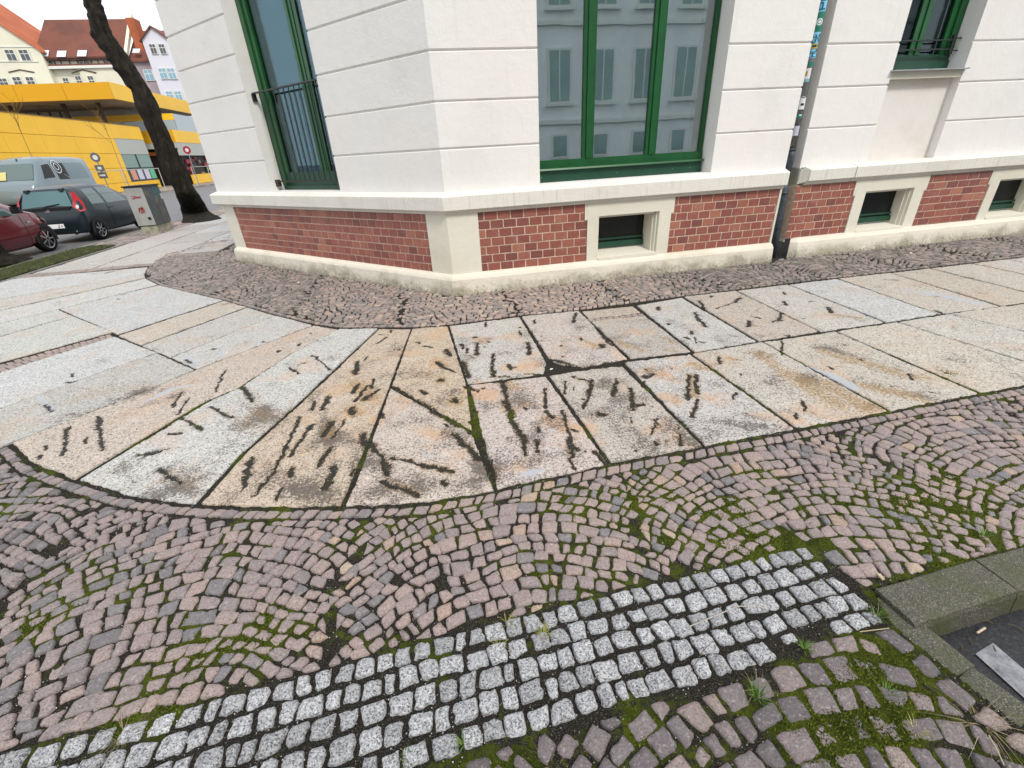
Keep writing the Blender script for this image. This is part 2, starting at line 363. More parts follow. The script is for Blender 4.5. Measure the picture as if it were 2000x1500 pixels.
# footway bed under all stones, as one sheet that follows the kerb line round the corner
kb = [G(1704, 1147), G(1901, 1093), G(1997, 1072)]
kdir = (kb[2] - kb[0]) / np.linalg.norm(kb[2] - kb[0])
kerb_far = kb[0] + kdir * 16
drop = [G(1744, 1217), G(1867, 1320), G(2000, 1420)]
ddir = (drop[2] - drop[1]) / np.linalg.norm(drop[2] - drop[1]); drop_end = drop[2] + ddir * 2.2
lk0 = np.array(Sp(-8.22, -3, 0)[:2]); lk1 = np.array(Sp(-8.22, 75, 0)[:2])
bed = [kerb_far, kb[0], drop[0], drop[2], drop_end, lk0, lk1, np.array(Sp(20, 75, 0)[:2]), kerb_far + np.array([0, 60])]
me_v = [(p[0], p[1], -.035) for p in bed] + [(p[0], p[1], -.2) for p in bed]
nb_ = len(bed); bedf = [tuple(range(nb_))[::-1]] + [((i + 1) % nb_, i, i + nb_, (i + 1) % nb_ + nb_) for i in range(nb_)]
K('structure', mk('pavement', me_v, bedf, 'dirt'))

slab_root = K('structure', root('slab_paving', None, None))
# -- gouges and stains traced on the granite, in metres on the ground: (p0, p1, half width, strength)
GO, BR, PA, PE = [], [], [], []
def strokes(sc, ox, oy, lst, dst, amp=1.0):
    for x0, y0, x1, y1, w in lst:
        a, b = GZ(sc, ox, oy, (x0, y0), (x1, y1)); m_ = ((x0 + x1) / 2, (y0 + y1) / 2)
        l, r_ = GZ(sc, ox, oy, (m_[0] - w, m_[1]), (m_[0] + w, m_[1])); dst.append((a, b, max(.004, np.linalg.norm(r_ - l) / 2), amp))
S7 = (3.75, 900, 560)
strokes(*S7, [(95,370,120,370,12),(10,415,15,450,12),(45,450,45,480,11),(118,410,118,495,14),(205,405,215,405,10),(172,435,178,435,11),(235,490,236,590,13),(236,590,242,655,19),(350,570,372,600,14),(372,595,405,590,14),(495,410,500,495,17),(430,320,435,350,11),(425,298,432,300,8),(180,260,182,290,11),(540,245,542,270,12),(590,362,592,365,9),(590,392,592,395,8),(735,430,738,432,9),(690,482,692,482,8),(845,190,822,262,15),(880,375,887,385,15),(1030,425,1045,440,22),(745,510,747,512,8),(1000,300,1060,385,18),(1060,385,1110,430,12),(1445,145,1448,170,13),(1520,270,1522,280,10),(1720,190,1740,235,19),(1745,240,1790,290,19),(1690,320,1700,345,17),(1650,370,1670,380,15),(1715,370,1720,410,9),(1745,400,1780,410,11),
 (305,695,340,850,23),(340,850,370,960,27),(370,960,420,1050,27),(420,1050,470,1150,27),(455,1150,475,1230,19),(615,740,622,890,15),(625,915,665,950,22),(95,750,96,760,9),(132,760,133,770,9),(170,745,172,752,10),(460,885,470,895,15),(565,1020,570,1060,19),(520,1040,524,1044,10),(555,1120,565,1200,20),(745,910,770,1000,14),(770,1000,800,1080,14),(820,1040,850,1060,11),(795,1100,810,1250,27),(810,1160,850,1190,26),(800,1250,830,1330,18),(900,1200,910,1205,9),
 (770,690,765,780,9),(825,655,830,665,15),(870,675,960,690,10),(960,680,935,800,21),(935,800,905,890,16),(890,820,895,825,13),(825,740,826,750,13),(1145,680,1115,800,20),(1250,750,1260,900,23),(1290,870,1350,870,18),(1250,960,1250,1000,7),(1010,930,1060,940,30),(1400,970,1440,1000,15),(1430,970,1390,1080,13),(1415,1135,1425,1155,17),(1600,1080,1610,1165,16),(1590,1040,1592,1044,8),(1280,1195,1285,1200,11),
 (1360,600,1365,605,14),(1350,660,1410,645,22),(1340,690,1330,700,12),(1550,590,1552,600,12),(1670,650,1660,820,17),(1720,640,1735,780,16),(1730,830,1700,950,17),(470,635,610,640,9),(280,655,350,655,13),(640,530,780,560,20),(780,575,930,600,24),(930,590,1160,575,28),(1060,555,1180,560,22),(650,600,700,630,16),(85,880,110,920,16),(75,985,120,1000,18),(30,600,50,640,16),(980,1200,1060,1290,20),(230,1280,250,1420,14)], GO)
S3 = (3, 1334, 500)
strokes(*S3, [(310,800,298,832,10),(165,235,166,240,11),(190,310,310,270,5),(310,270,332,245,14),(385,380,380,410,15),(400,350,450,365,7),(520,385,575,375,10),(575,330,560,380,13),(590,215,595,222,12),(590,265,600,285,12),(740,265,770,262,6),(850,300,868,330,15),(705,363,706,364,8),(590,465,650,468,10),(582,500,575,580,8),(215,595,215,632,12),(700,850,712,900,11),(335,690,340,695,10),(660,920,655,950,9),(1330,690,1345,720,15),(940,515,950,520,11),(860,650,870,660,11),(1220,755,1230,760,10),(1040,605,1050,606,9),(1160,135,1270,140,6),(1395,97,1396,99,7),(1390,183,1392,185,7),(1490,320,1530,335,16),(95,262,130,320,10),(1215,343,1217,345,7),(1900,660,1915,664,9),(1440,790,1500,800,8)], GO)
S2 = (3, 667, 550)
strokes(*S2, [(450,355,455,360,13),(480,375,530,385,8),(610,400,640,430,20),(560,470,600,500,18),(600,500,660,530,11),(560,575,590,575,15),(470,635,490,655,15),(660,690,670,695,23),(300,610,440,700,13),(440,700,560,770,24),(560,770,680,840,22),(680,840,765,885,14),(660,895,720,950,15),(700,940,760,990,24),(760,990,805,1040,26),(170,960,230,1030,24),(230,1030,270,1085,22),(250,1080,262,1130,20),(225,1170,330,1205,18),(330,1200,450,1255,20),(295,1030,365,1050,12),(390,1050,500,1080,18),(500,1080,650,1110,20),(590,1170,615,1190,16),(710,470,745,560,16),(720,610,780,640,13),(600,830,625,850,9)], GO)
S6 = (3.947, 600, 620)
strokes(*S6, [(555,130,590,130,7),(540,190,615,145,11),(645,95,643,115,7),(385,340,370,430,21),(465,295,440,325,12),(710,240,712,245,12),(390,510,350,580,17),(460,530,370,640,14),(515,475,495,540,14),(540,560,440,630,24),(340,700,350,740,26),(180,610,150,630,10),(150,650,110,710,15),(60,650,30,710,12),(190,800,130,900,22),(290,790,200,930,11),(180,1000,80,1150,19),(210,1160,140,1320,30),(40,830,20,860,17),(430,900,440,970,34),(580,740,590,770,24),(470,1000,480,1010,9),(350,1250,360,1300,18),(370,1160,340,1220,15)], GO)
S1 = (3, 0, 500)
strokes(*S1, [(1840,850,1830,900,11),(1920,820,1890,880,13),(1760,940,1690,1090,12),(1690,1090,1600,1270,12),(1600,1270,1500,1400,13),(1820,990,1700,1170,14),(1950,970,1890,1050,17),(1470,1180,1430,1350,20),(1420,1350,1420,1362,9),(1920,1130,1860,1230,16),(1650,1360,1620,1440,12),(1720,1240,1700,1290,14),(1420,770,1480,850,14),(1230,880,1350,950,11),(1070,950,1180,1020,11),(990,1040,1060,1040,11),(810,1165,980,1130,15),(860,1165,930,1150,17),(930,1250,1060,1330,14),(1700,655,1750,690,8),(1750,640,1790,625,8),(1830,580,1940,670,7),(1320,670,1260,800,7),(1060,800,1010,890,8),(1110,830,1040,930,7),(575,940,600,1140,13),(400,1010,370,1170,12),(510,1070,500,1100,9),(265,1120,262,1140,7),(240,1170,230,1190,9),(270,870,300,910,10),(1630,560,1640,550,9),(1750,520,1760,510,9),(1820,446,1824,448,7),(1540,500,1548,503,7),(418,690,422,710,9),(694,250,697,252,6),(1240,545,1260,545,8),(1090,610,1130,630,9),(390,740,440,735,9),(620,98,655,90,9)], GO)
strokes(*S7, [(900,395,990,430,16),(1160,400,1230,440,30),(1230,430,1340,470,22),(1470,370,1550,405,16),(1510,460,1580,470,14),(1740,600,1790,600,24),(330,690,400,740,40),(1690,560,1780,600,20),(1680,650,1700,800,35)], BR, .75)
strokes(*S3, [(720,740,900,860,70),(850,760,1080,890,75),(600,680,760,800,60),(430,570,540,650,35),(260,600,340,610,14),(820,560,1000,620,38),(1000,600,1240,680,45),(1080,770,1250,800,50),(1250,790,1420,850,45),(1300,700,1420,710,40),(860,340,1040,362,18),(390,400,420,410,18),(1580,410,1595,430,10)], BR, .72)
strokes(*S6, [(370,500,520,620,60),(330,700,360,740,55),(160,840,180,900,40),(350,400,360,440,25),(1020,480,1030,490,45),(1130,640,1140,660,50)], BR, .7)
strokes(*S2, [(500,1080,650,1110,50),(330,1200,440,1250,45),(720,470,740,480,20)], BR, .5)
strokes(*S1, [(1400,960,1560,1050,60),(1500,880,1560,1000,40),(1000,1270,1120,1340,50),(1440,800,1500,860,50),(450,830,850,760,55)], BR, .42)
strokes(*S3, [(740,655,850,690,15),(850,690,1005,770,26),(1300,200,1440,225,18),(1440,215,1740,275,30)], PA, 1.0)
strokes(*S1, [(860,850,1000,785,22),(1060,770,1110,760,12),(1280,560,1310,580,10),(235,830,310,900,12),(1090,590,1160,640,14),(500,890,600,840,8)], PA, .8)
strokes(*S2, [(480,1020,560,1030,20),(1060,1130,1180,1100,30),(1230,870,1260,880,16)], PA, .55)
strokes(*S7, [(670,1040,710,1060,16),(680,1180,720,1200,16),(500,1370,560,1390,20)], PA, .6)
strokes(*S1, [(1380,940,1560,1060,80),(1480,860,1600,1010,60),(520,930,860,800,75),(960,1260,1130,1380,60),(700,1240,900,1400,60),(1560,1250,1900,1400,80),(1900,900,1950,1200,40),(850,860,1100,800,40)], PE, 1.0)
strokes(*S2, [(250,1220,800,1180,60),(0,900,200,1100,60),(700,900,820,1100,40)], PE, .7)
strokes(*S7, [(300,1300,950,1180,60),(1050,700,1300,1100,70),(1400,900,1700,1150,60),(300,700,700,1000,60)], PE, .55)
strokes(*S3, [(430,570,600,700,60),(720,720,1080,880,80),(820,540,1400,740,70),(1020,740,1480,850,70),(1780,600,1950,700,60),(380,930,480,960,30),(60,950,600,1010,40)], PE, .8)
def field(X, Y, lst, halo=1.0):
    out = np.zeros_like(X); X0, Y0 = X, Y
    X = X + (fbm(X0, Y0, 28, 41, 3) - .5) * .034; Y = Y + (fbm(X0, Y0, 28, 57, 3) - .5) * .034
    wv_ = .30 + 1.0 * fbm(X0, Y0, 24, 77, 2)
    bx = (X.min() - .1, X.max() + .1, Y.min() - .1, Y.max() + .1)
    for a, b, w, amp in lst:
        if max(a[0], b[0]) < bx[0] or min(a[0], b[0]) > bx[1] or max(a[1], b[1]) < bx[2] or min(a[1], b[1]) > bx[3]: continue
        d = b - a; L2 = d @ d + 1e-9
        t = np.clip(((X - a[0]) * d[0] + (Y - a[1]) * d[1]) / L2, 0, 1)
        r = np.hypot(X - a[0] - t * d[0], Y - a[1] - t * d[1]) / (w * halo * wv_)
        out = np.maximum(out, amp / (1 + (r * .95) ** 2.6) * (r < 5))
    return out
def resample(poly, ts):
    poly = np.array(poly); d = np.r_[0, np.cumsum(np.linalg.norm(np.diff(poly, axis=0), axis=1))]; d /= d[-1]
    return np.stack([np.interp(ts, d, poly[:, 0]), np.interp(ts, d, poly[:, 1])], 1)
n_slab = [0]
def slab(top, bot, left=None, right=None, tint=(.47, .44, .40), res=.02, gap=.0115, z=0.0):
    """top a..b, bottom d..c, left a..d, right b..c: ground polylines; a Coons patch with worn edges"""
    top = [np.array(p) for p in top]; bot = [np.array(p) for p in bot]
    left = [np.array(p) for p in left] if left else [top[0], bot[0]]; right = [np.array(p) for p in right] if right else [top[-1], bot[-1]]
    L = lambda p: sum(np.linalg.norm(p[i + 1] - p[i]) for i in range(len(p) - 1))
    wu = max(L(top), L(bot)); wv = max(L(left), L(right)); gu = gap / wu; gv = gap / wv
    def knots(w, g):
        n = max(3, int(w / res)); e = .004 / w
        return np.r_[g, g + e, g + 3 * e, np.linspace(g + 3 * e, 1 - g - 3 * e, n)[1:-1], 1 - g - 3 * e, 1 - g - e, 1 - g]
    us, vs = knots(wu, gu), knots(wv, gv)
    T, B, Lf, R_ = resample(top, us), resample(bot, us), resample(left, vs), resample(right, vs)
    U, V_ = np.meshgrid(us, vs)
    P = (1 - V_)[..., None] * T[None] + V_[..., None] * B[None] + (1 - U)[..., None] * Lf[:, None] + U[..., None] * R_[:, None]
    c00, c10, c01, c11 = T[0] * 0 + np.array(top[0]), np.array(top[-1]), np.array(bot[0]), np.array(bot[-1])
    P -= ((1 - U) * (1 - V_))[..., None] * c00 + (U * (1 - V_))[..., None] * c10 + ((1 - U) * V_)[..., None] * c01 + (U * V_)[..., None] * c11
    X, Y = P[..., 0], P[..., 1]
    ed = np.minimum(np.minimum(U - gu, 1 - gu - U) * wu, np.minimum(V_ - gv, 1 - gv - V_) * wv)
    wob = (fbm(X, Y, 22, 3, 3) - .5) * .020 * np.clip(1 - ed / .03, 0, 1)
    cen = P.mean((0, 1)); dd = P - cen; dd /= (np.linalg.norm(dd, axis=2, keepdims=True) + 1e-6); P = P + dd * wob[..., None]
    chip = np.clip((fbm(X, Y, 30, 11, 2) - .66) * 6, 0, 1) * np.clip(1 - ed / .02, 0, 1)
    n = n_slab[0]; n_slab[0] += 1; rr = random.Random(n)
    tx, ty = rr.uniform(-.004, .004), rr.uniform(-.004, .004)
    g = field(X, Y, GO)
    Z = z + rr.uniform(-.003, .002) + (X - cen[0]) * tx + (Y - cen[1]) * ty + (fbm(X, Y, 5, n, 2) - .5) * .006
    Z -= np.clip(1 - ed / .006, 0, 1) ** 2 * .006 + chip * .012 + np.clip(g - .2, 0, 1) * .008
    nv, nu = U.shape; idx = np.arange(nu * nv).reshape(nv, nu)
    V = np.stack([P[..., 0].ravel(), P[..., 1].ravel(), Z.ravel()], 1)
    Fc = np.stack([idx[1:, :-1], idx[1:, 1:], idx[:-1, 1:], idx[:-1, :-1]], -1).reshape(-1, 4)
    ring = np.r_[idx[0, :], idx[1:, -1], idx[-1, :-1][::-1], idx[1:-1, 0][::-1]]
    k = len(V); sk = V[ring].copy(); sk[:, 2] -= .06; V = np.r_[V, sk]
    m = len(ring); ring2 = np.arange(m) + k
    side = np.stack([ring, np.roll(ring, -1), np.roll(ring2, -1), ring2], 1)
    Fa = np.r_[Fc, side]
    o = mk('slab', V, Fa.tolist(), 'slab', slab_root, smooth=True); me = o.data
    def at(nm, arr):
        a = me.attributes.new(nm, 'FLOAT', 'POINT'); a.data.foreach_set('value', np.r_[arr.ravel(), np.zeros(m)].astype(np.float32))
    at('gouge', g); at('pepper', field(X, Y, PE, 1.3)); at('worn', np.clip(1.6 - np.hypot(X - .2, Y - 2.6) / 1.6, 0, 1)); at('brown', field(X, Y, BR, 1.5)); at('patch', field(X, Y, PA, 1.35))
    a = me.attributes.new('tint', 'FLOAT_COLOR', 'POINT'); tv = np.tile(np.array(tuple(v * .87 for v in tint) + (1,), np.float32), (len(V), 1)); a.data.foreach_set('color', tv.ravel())
    return o
GRY, PNK, ORG, WRM, BGE, BLU = (.52, .495, .455), (.52, .44, .38), (.52, .425, .32), (.50, .45, .38), (.52, .475, .415), (.51, .495, .465)
def g_(*pts): return [G(*p) for p in pts]
NR_, MR_, FR_ = .0075, .014, .022
# inner row along the wall-side cobbles
slab(g_((876, 636), (1016, 618)), g_((912, 750), (1063, 730)), right=g_((1016, 618), (1069, 706), (1063, 730)), tint=GRY, res=NR_)
slab(g_((1017, 618), (1131, 606)), g_((1075, 705), (1105, 714), (1140, 718), (1180, 710), (1228, 700)), tint=(.52, .46, .42), res=NR_)
slab(g_((1134, 607), (1237, 597)), g_((1148, 622), (1254, 610)), tint=(.47, .41, .34), res=NR_)
slab(g_((1152, 627), (1260, 614)), g_((1231, 700), (1353, 686)), tint=(.45, .41, .365), res=NR_)
slab(g_((1242, 596), (1332, 580)), g_((1356, 687), (1480, 666)), tint=BLU, res=NR_)
slab(g_((1334, 579), (1437, 567)), g_((1482, 666), (1602, 647)), tint=(.49, .43, .375), res=NR_)
slab(g_((1438, 567), (1538, 555)), g_((1603, 647), (1730, 629)), tint=GRY, res=NR_)
slab(g_((1539, 555), (1634, 543)), g_((1731, 629), (1834, 613)), tint=(.53, .53, .52), res=MR_)
slab(g_((1635, 543), (1738, 532)), g_((1835, 613), (1956, 597)), tint=BGE, res=MR_)
slab(g_((1739, 532), (1815, 523)), g_((1957, 597), (2052, 582)), tint=WRM, res=MR_)
slab(g_((1816, 523), (1897, 514)), g_((2053, 582), (2150, 567)), tint=BGE, res=FR_)
slab(g_((1898, 514), (1964, 506)), g_((2151, 567), (2235, 554)), tint=GRY, res=FR_)
slab(g_((1965, 506), (2040, 497)), g_((2236, 554), (2330, 540)), tint=GRY, res=FR_)
slab(g_((2041, 497), (2120, 488)), g_((2331, 540), (2430, 526)), tint=WRM, res=FR_)
# outer row
slab(g_((914, 752), (1068, 734)), g_((968, 957), (1192, 906)), tint=(.53, .46, .42), res=NR_)
slab(g_((1070, 732), (1140, 721), (1214, 711)), g_((1192, 905), (1376, 872)), tint=(.48, .435, .385), res=NR_)
slab(g_((1216, 706), (1348, 690)), g_((1377, 871), (1557, 837)), tint=(.51, .485, .455), res=NR_)
slab(g_((1349, 690), (1488, 667)), g_((1558, 837), (1739, 803)), tint=(.52, .475, .42), res=NR_)
slab(g_((1489, 667), (1631, 646)), g_((1740, 803), (1917, 768)), tint=(.51, .465, .40), res=NR_)
slab(g_((1632, 646), (1751, 628)), g_((1918, 768), (2095, 734)), tint=(.54, .49, .42), res=NR_)
slab(g_((1752, 628), (1852, 612)), g_((2096, 734), (2245, 705)), tint=(.52, .50, .45), res=MR_)
slab(g_((1853, 612), (1958, 597)), g_((2246, 705), (2400, 677)), tint=BGE, res=MR_)
slab(g_((1959, 597), (2054, 582)), g_((2401, 677), (2560, 648)), tint=WRM, res=FR_)
slab(g_((2055, 582), (2150, 567)), g_((2561, 648), (2700, 622)), tint=GRY, res=FR_)
# fan round the corner
slab(g_((805, 641), (874, 636)), g_((764, 752), (850, 800), (924, 842)), right=g_((874, 636), (911, 750), (924, 842)), tint=ORG, res=NR_, gap=.008)
slab(g_((762, 757), (850, 806), (922, 846)), g_((673, 988), (820, 982), (967, 957)), tint=(.53, .455, .395), res=NR_, left=g_((762, 757), (722, 868), (673, 988)), gap=.008)
slab(g_((740, 641), (803, 641)), g_((386, 985), (520, 992), (668, 989)), left=g_((740, 641), (667, 710), (593, 780), (480, 882), (386, 985)), right=g_((803, 641), (762, 752), (718, 868), (668, 989)), tint=(.52, .43, .335), res=NR_)
slab(g_((664, 642), (738, 641)), g_((148, 938), (255, 970), (380, 986)), left=g_((664, 642), (567, 692), (467, 757), (410, 782), (353, 815), (148, 938)), right=g_((738, 641), (665, 709), (591, 779), (476, 882), (380, 986)), tint=(.54, .53, .50), res=NR_)
slab(g_((614, 634), (662, 642)), g_((20, 866), (60, 905), (144, 937)), left=g_((614, 634), (383, 722), (300, 757), (20, 866)), right=g_((662, 642), (565, 692), (465, 757), (408, 780), (351, 813), (144, 937)), tint=(.52, .445, .38), res=NR_)
slab(g_((538, 615), (612, 634)), g_((332, 699), (383, 721)), tint=(.52, .51, .48), res=MR_)
slab(g_((484, 599), (537, 615)), g_((274, 675), (331, 698)), tint=(.50, .485, .45), res=MR_)
slab(g_((438, 586), (483, 598)), g_((229, 656), (273, 674)), tint=(.53, .47, .40), res=MR_)
slab(g_((311, 556), (437, 585)), g_((115, 604), (228, 653)), tint=(.53, .53, .52), res=MR_)
slab(g_((308, 688), (380, 721)), g_((-190, 868), (-60, 895), (17, 866)), left=g_((308, 688), (100, 760), (-190, 868)), right=g_((380, 721), (298, 758), (17, 866)), tint=(.47, .455, .42), res=MR_)
slab(g_((224, 656), (307, 687)), g_((-160, 778), (-192, 866)), tint=(.54, .54, .53), res=MR_)
slab(g_((144, 617), (222, 647)), g_((-150, 700), (-190, 758)), tint=(.53, .53, .49), res=MR_)
slab(g_((114, 604), (143, 616)), g_((-150, 670), (-152, 698)), tint=(.53, .53, .50), res=MR_)
slab(g_((285, 543), (309, 555)), g_((-150, 640), (-150, 669)), tint=(.56, .55, .52), res=MR_)
slab(g_((283, 534), (284, 542)), g_((-150, 611), (-150, 639)), tint=(.53, .50, .45), res=MR_)
slab(g_((290, 521), (283, 533)), g_((-150, 560), (-150, 610)), tint=(.54, .54, .53), res=MR_)
# the straight footway along the left street: two courses of slabs with staggered joints
def quadst(l0, a0, l1, a1, tint, res=.04): slab([Sp(l1, a1, 0)[:2], Sp(l1, a0, 0)[:2]], [Sp(l0, a1, 0)[:2], Sp(l0, a0, 0)[:2]], tint=tint, res=res)
tin = [GRY, BLU, (.49, .47, .43), (.55, .55, .55), (.46, .44, .42), (.51, .48, .46)]
fq = [(-6.08, -5.05, [9.75, 11.2, 12.3, 14.1, 15.6, 17.4, 19, 21, 23, 25, 28, 31]), (-7.08, -6.1, [9.75, 10.6, 11.5, 13.0, 14.8, 16.2, 18.3, 20, 22, 24, 27, 31]), (-5.03, -4.2, [10.6, 12.2, 13.6, 15.5, 17.2, 19.2, 21, 24, 27, 31])]
for l0, l1, cuts in fq:
    for i in range(len(cuts) - 1): quadst(l0, cuts[i], l1, cuts[i + 1], tin[(i * 5 + int(l0 * 10)) % 6])
for i, (l0, l1) in enumerate([(-7.08, -6.2)]):
    for j, a in enumerate([4.2, 5.5, 6.6, 7.7]): quadst(-7.05, a, -6.42, a + 1.05, tin[(i + j) % 6])

# ------------------------------------------------------------------ cobbles: Voronoi-packed stones laid in segmental arcs
def arc_points(origin, ud, vd, W, pv, pu, u0, u1, v0, v1, jit):
    Rr = W / math.sqrt(2); pts = []; base = math.sqrt(Rr * Rr - W * W / 4)
    for k in range(int(v0 / pv) - 12, int(v1 / pv) + 2):
        for seg in range(int(math.floor(u0 / W)) - 1, int(math.ceil(u1 / W)) + 1):
            n = max(4, int(round((Rr * math.pi / 2) / pu))); ph = (k % 2) * .5
            for j in range(n + 1):
                th = -math.pi / 4 + (j + ph + random.uniform(-.12, .12)) / n * math.pi / 2
                if th > math.pi / 4: continue
                uu = seg * W + W / 2 + Rr * math.sin(th); vv = k * pv + Rr * math.cos(th) - base
                uu += random.gauss(0, jit); vv += random.gauss(0, jit)
                if u0 <= uu <= u1 and v0 <= vv <= v1: pts.append(origin + ud * uu + vd * vv)
    return pts
def thin(pts, dmin, keep=0):
    out = []; grid = {}
    for i, p in enumerate(pts):
        c = (int(p[0] // dmin), int(p[1] // dmin)); ok = True
        for a in (-1, 0, 1):
            for b in (-1, 0, 1):
                for q in grid.get((c[0] + a, c[1] + b), ()):
                    if (q[0] - p[0]) ** 2 + (q[1] - p[1]) ** 2 < dmin * dmin: ok = False
        if ok: out.append(p); grid.setdefault(c, []).append(p)
    return out
def border_row(line, off, pitch):
    line = [np.array(p) for p in line]; o = offset_path(line, off)
    o = np.array(o); d = np.r_[0, np.cumsum(np.linalg.norm(np.diff(o, axis=0), axis=1))]
    n = int(d[-1] / pitch); ts = (np.arange(n) + .5) / n + np.array([random.uniform(-.12, .12) for _ in range(n)]) / n
    return [p for p in resample(o, ts)]
def cells(pts, region, pitch, gap, reach=2.3):
    pts = [np.array(p) for p in pts]; R_ = pitch * reach; grid = {}
    for i, p in enumerate(pts): grid.setdefault((int(p[0] // R_), int(p[1] // R_)), []).append(i)
    reg = [np.array(q) for q in region]; nr = len(reg); out = []
    area2 = sum(reg[i][0] * reg[(i + 1) % nr][1] - reg[(i + 1) % nr][0] * reg[i][1] for i in range(nr)); sg = 1 if area2 > 0 else -1
    for i, p in enumerate(pts):
        s = pitch * 1.0
        poly = [(-s, -s), (s, -s), (s, s), (-s, s)]
        hp = []
        c = (int(p[0] // R_), int(p[1] // R_))
        for a in (-1, 0, 1):
            for b in (-1, 0, 1):
                for j in grid.get((c[0] + a, c[1] + b), ()):
                    if j == i: continue
                    dx, dy = pts[j][0] - p[0], pts[j][1] - p[1]; L = math.hypot(dx, dy)
                    if L < R_ and L > 1e-5: hp.append((L, dx / L, dy / L, L / 2 - gap / 2))
        hp.sort()
        for k in range(nr):
            a, b = reg[k], reg[(k + 1) % nr]; d = b - a; L = np.linalg.norm(d)
            if L < 1e-6: continue
            d /= L; t = min(max((p - a) @ d, 0), L); q = a + t * d
            if np.hypot(*(q - p)) < pitch * 1.3:
                n_ = np.array([d[1], -d[0]]) * sg; hp.append((0, n_[0], n_[1], (a - p) @ n_ - gap / 2))
        for _, nx, ny, dd in hp:
            if dd <= 0: poly = []; break
            new = []
            for q in range(len(poly)):
                P, Q = poly[q], poly[(q + 1) % len(poly)]; dp = P[0] * nx + P[1] * ny - dd; dq = Q[0] * nx + Q[1] * ny - dd
                if dp <= 0: new.append(P)
                if dp * dq < 0: t = dp / (dp - dq); new.append((P[0] + t * (Q[0] - P[0]), P[1] + t * (Q[1] - P[1])))
            poly = new
            if len(poly) < 3: break
        if len(poly) >= 3:
            ar = abs(sum(poly[q][0] * poly[(q + 1) % len(poly)][1] - poly[(q + 1) % len(poly)][0] * poly[q][1] for q in range(len(poly)))) / 2
            if ar > pitch * pitch * .13: out.append((p, poly, ar))
    return out
def stone(p, poly, h, rnd, rough, detail, zt=0.0, r_edge=.007):
    """worn stone from a plan polygon: (verts, faces, face random)"""
    # drop near-duplicate corners, cut the corners, add a little wobble
    q = []
    for v in poly:
        if not q or math.hypot(v[0] - q[-1][0], v[1] - q[-1][1]) > .012: q.append(v)
    if len(q) > 3 and math.hypot(q[0][0] - q[-1][0], q[0][1] - q[-1][1]) < .012: q.pop()
    if len(q) < 3: q = list(poly)
    out = []
    n = len(q)
    for i in range(n):
        a, b = q[i], q[(i + 1) % n]; L = math.hypot(b[0] - a[0], b[1] - a[1]); cut = min(.28, random.uniform(.0025, .009) / max(L, 1e-4))
        out.append((a[0] + (b[0] - a[0]) * cut, a[1] + (b[1] - a[1]) * cut))
        if detail and L > .03:
            nx, ny = (b[1] - a[1]) / L, -(b[0] - a[0]) / L
            for m in ((.33, .66) if L > .05 else (.5,)):
                m += random.uniform(-.08, .08); off = random.uniform(-rough * .55, rough * .75); out.append((a[0] + (b[0] - a[0]) * m + nx * off, a[1] + (b[1] - a[1]) * m + ny * off))
        out.append((b[0] - (b[0] - a[0]) * cut, b[1] - (b[1] - a[1]) * cut))
    n = len(out); cx = sum(v[0] for v in out) / n; cy = sum(v[1] for v in out) / n
    out = [(v[0] + random.uniform(-1, 1) * rough * .4, v[1] + random.uniform(-1, 1) * rough * .4) for v in out]
    rr = sum(math.hypot(v[0] - cx, v[1] - cy) for v in out) / n
    tl_ = .03 if detail else .018; tx, ty = random.gauss(0, tl_), random.gauss(0, tl_); zj = zt + random.gauss(0, .0022)
    V = []; rings = [(1.03, -h), (1.0, -r_edge * 1.1), (1 - r_edge * .45 / rr, -r_edge * .35), (1 - r_edge * 1.3 / rr, 0.0)]
    if detail: rings.append((.5, .0012))
    for sc, z in rings:
        for v in out:
            x, y = cx + (v[0] - cx) * sc, cy + (v[1] - cy) * sc
            zz = z + (tx * (x - cx) + ty * (y - cy) + (random.gauss(0, .0011) if z > -.002 else 0) if z > -h else 0)
            V.append((p[0] + x, p[1] + y, zj + zz))
    V.append((p[0] + cx, p[1] + cy, zj + .0016)); Fc = []
    for r_ in range(len(rings) - 1):
        for i in range(n): Fc.append((r_ * n + i, r_ * n + (i + 1) % n, (r_ + 1) * n + (i + 1) % n, (r_ + 1) * n + i))
    b = (len(rings) - 1) * n
    for i in range(n): Fc.append((b + i, b + (i + 1) % n, b + n))
    return V, Fc
def lay(name, cs, mat, parent, rfun, h=.035, rough=.003, detail=True, limit=298, zt=0.0, edge=.007):
    def size(c):
        X, Y, D = px((c[0][0], c[0][1], 0))
        if D < .1 or X < -30 or X > 2030 or Y < -30 or Y > 1530: return -1
        return c[2] * H / D ** 3
    cs = sorted(cs, key=size, reverse=True); g = Geo()
    for i, (p, poly, ar) in enumerate(cs):
        r = rfun(p); V, Fc = stone(p, poly, h, r, rough, detail and size((p, poly, ar)) > 0 and math.hypot(*p) < 4, zt, edge)
        if i < limit and size((p, poly, ar)) > 0: mk(name, V, Fc, mat, parent, smooth=True, rnd=r)
        else: g.add(V, Fc, r)
    if g.v:
        o = mk(name + 's', g.v, g.f, mat, parent, smooth=True, rnd=g.r); o['kind'] = 'stuff'
slab_outer = [G(-190, 868), G(-60, 897), G(17, 869), G(60, 908), G(144, 940), G(255, 973), G(383, 989), G(520, 995), G(670, 993), G(820, 986), G(968, 960), G(1192, 909), G(1376, 875), G(1557, 841), G(1739, 806), G(1917, 771), G(2095, 737), G(2400, 680), G(2700, 625)]
slab_outer_m = slab_outer[2:]
slab_inner = [G(285, 543), G(311, 556), G(437, 585), G(538, 614), G(614, 632), G(664, 639), G(740, 638), G(805, 638), G(876, 633), G(1016, 615), G(1130, 604), G(1333, 577), G(1538, 552), G(1738, 530), G(1964, 504), G(2120, 486)]
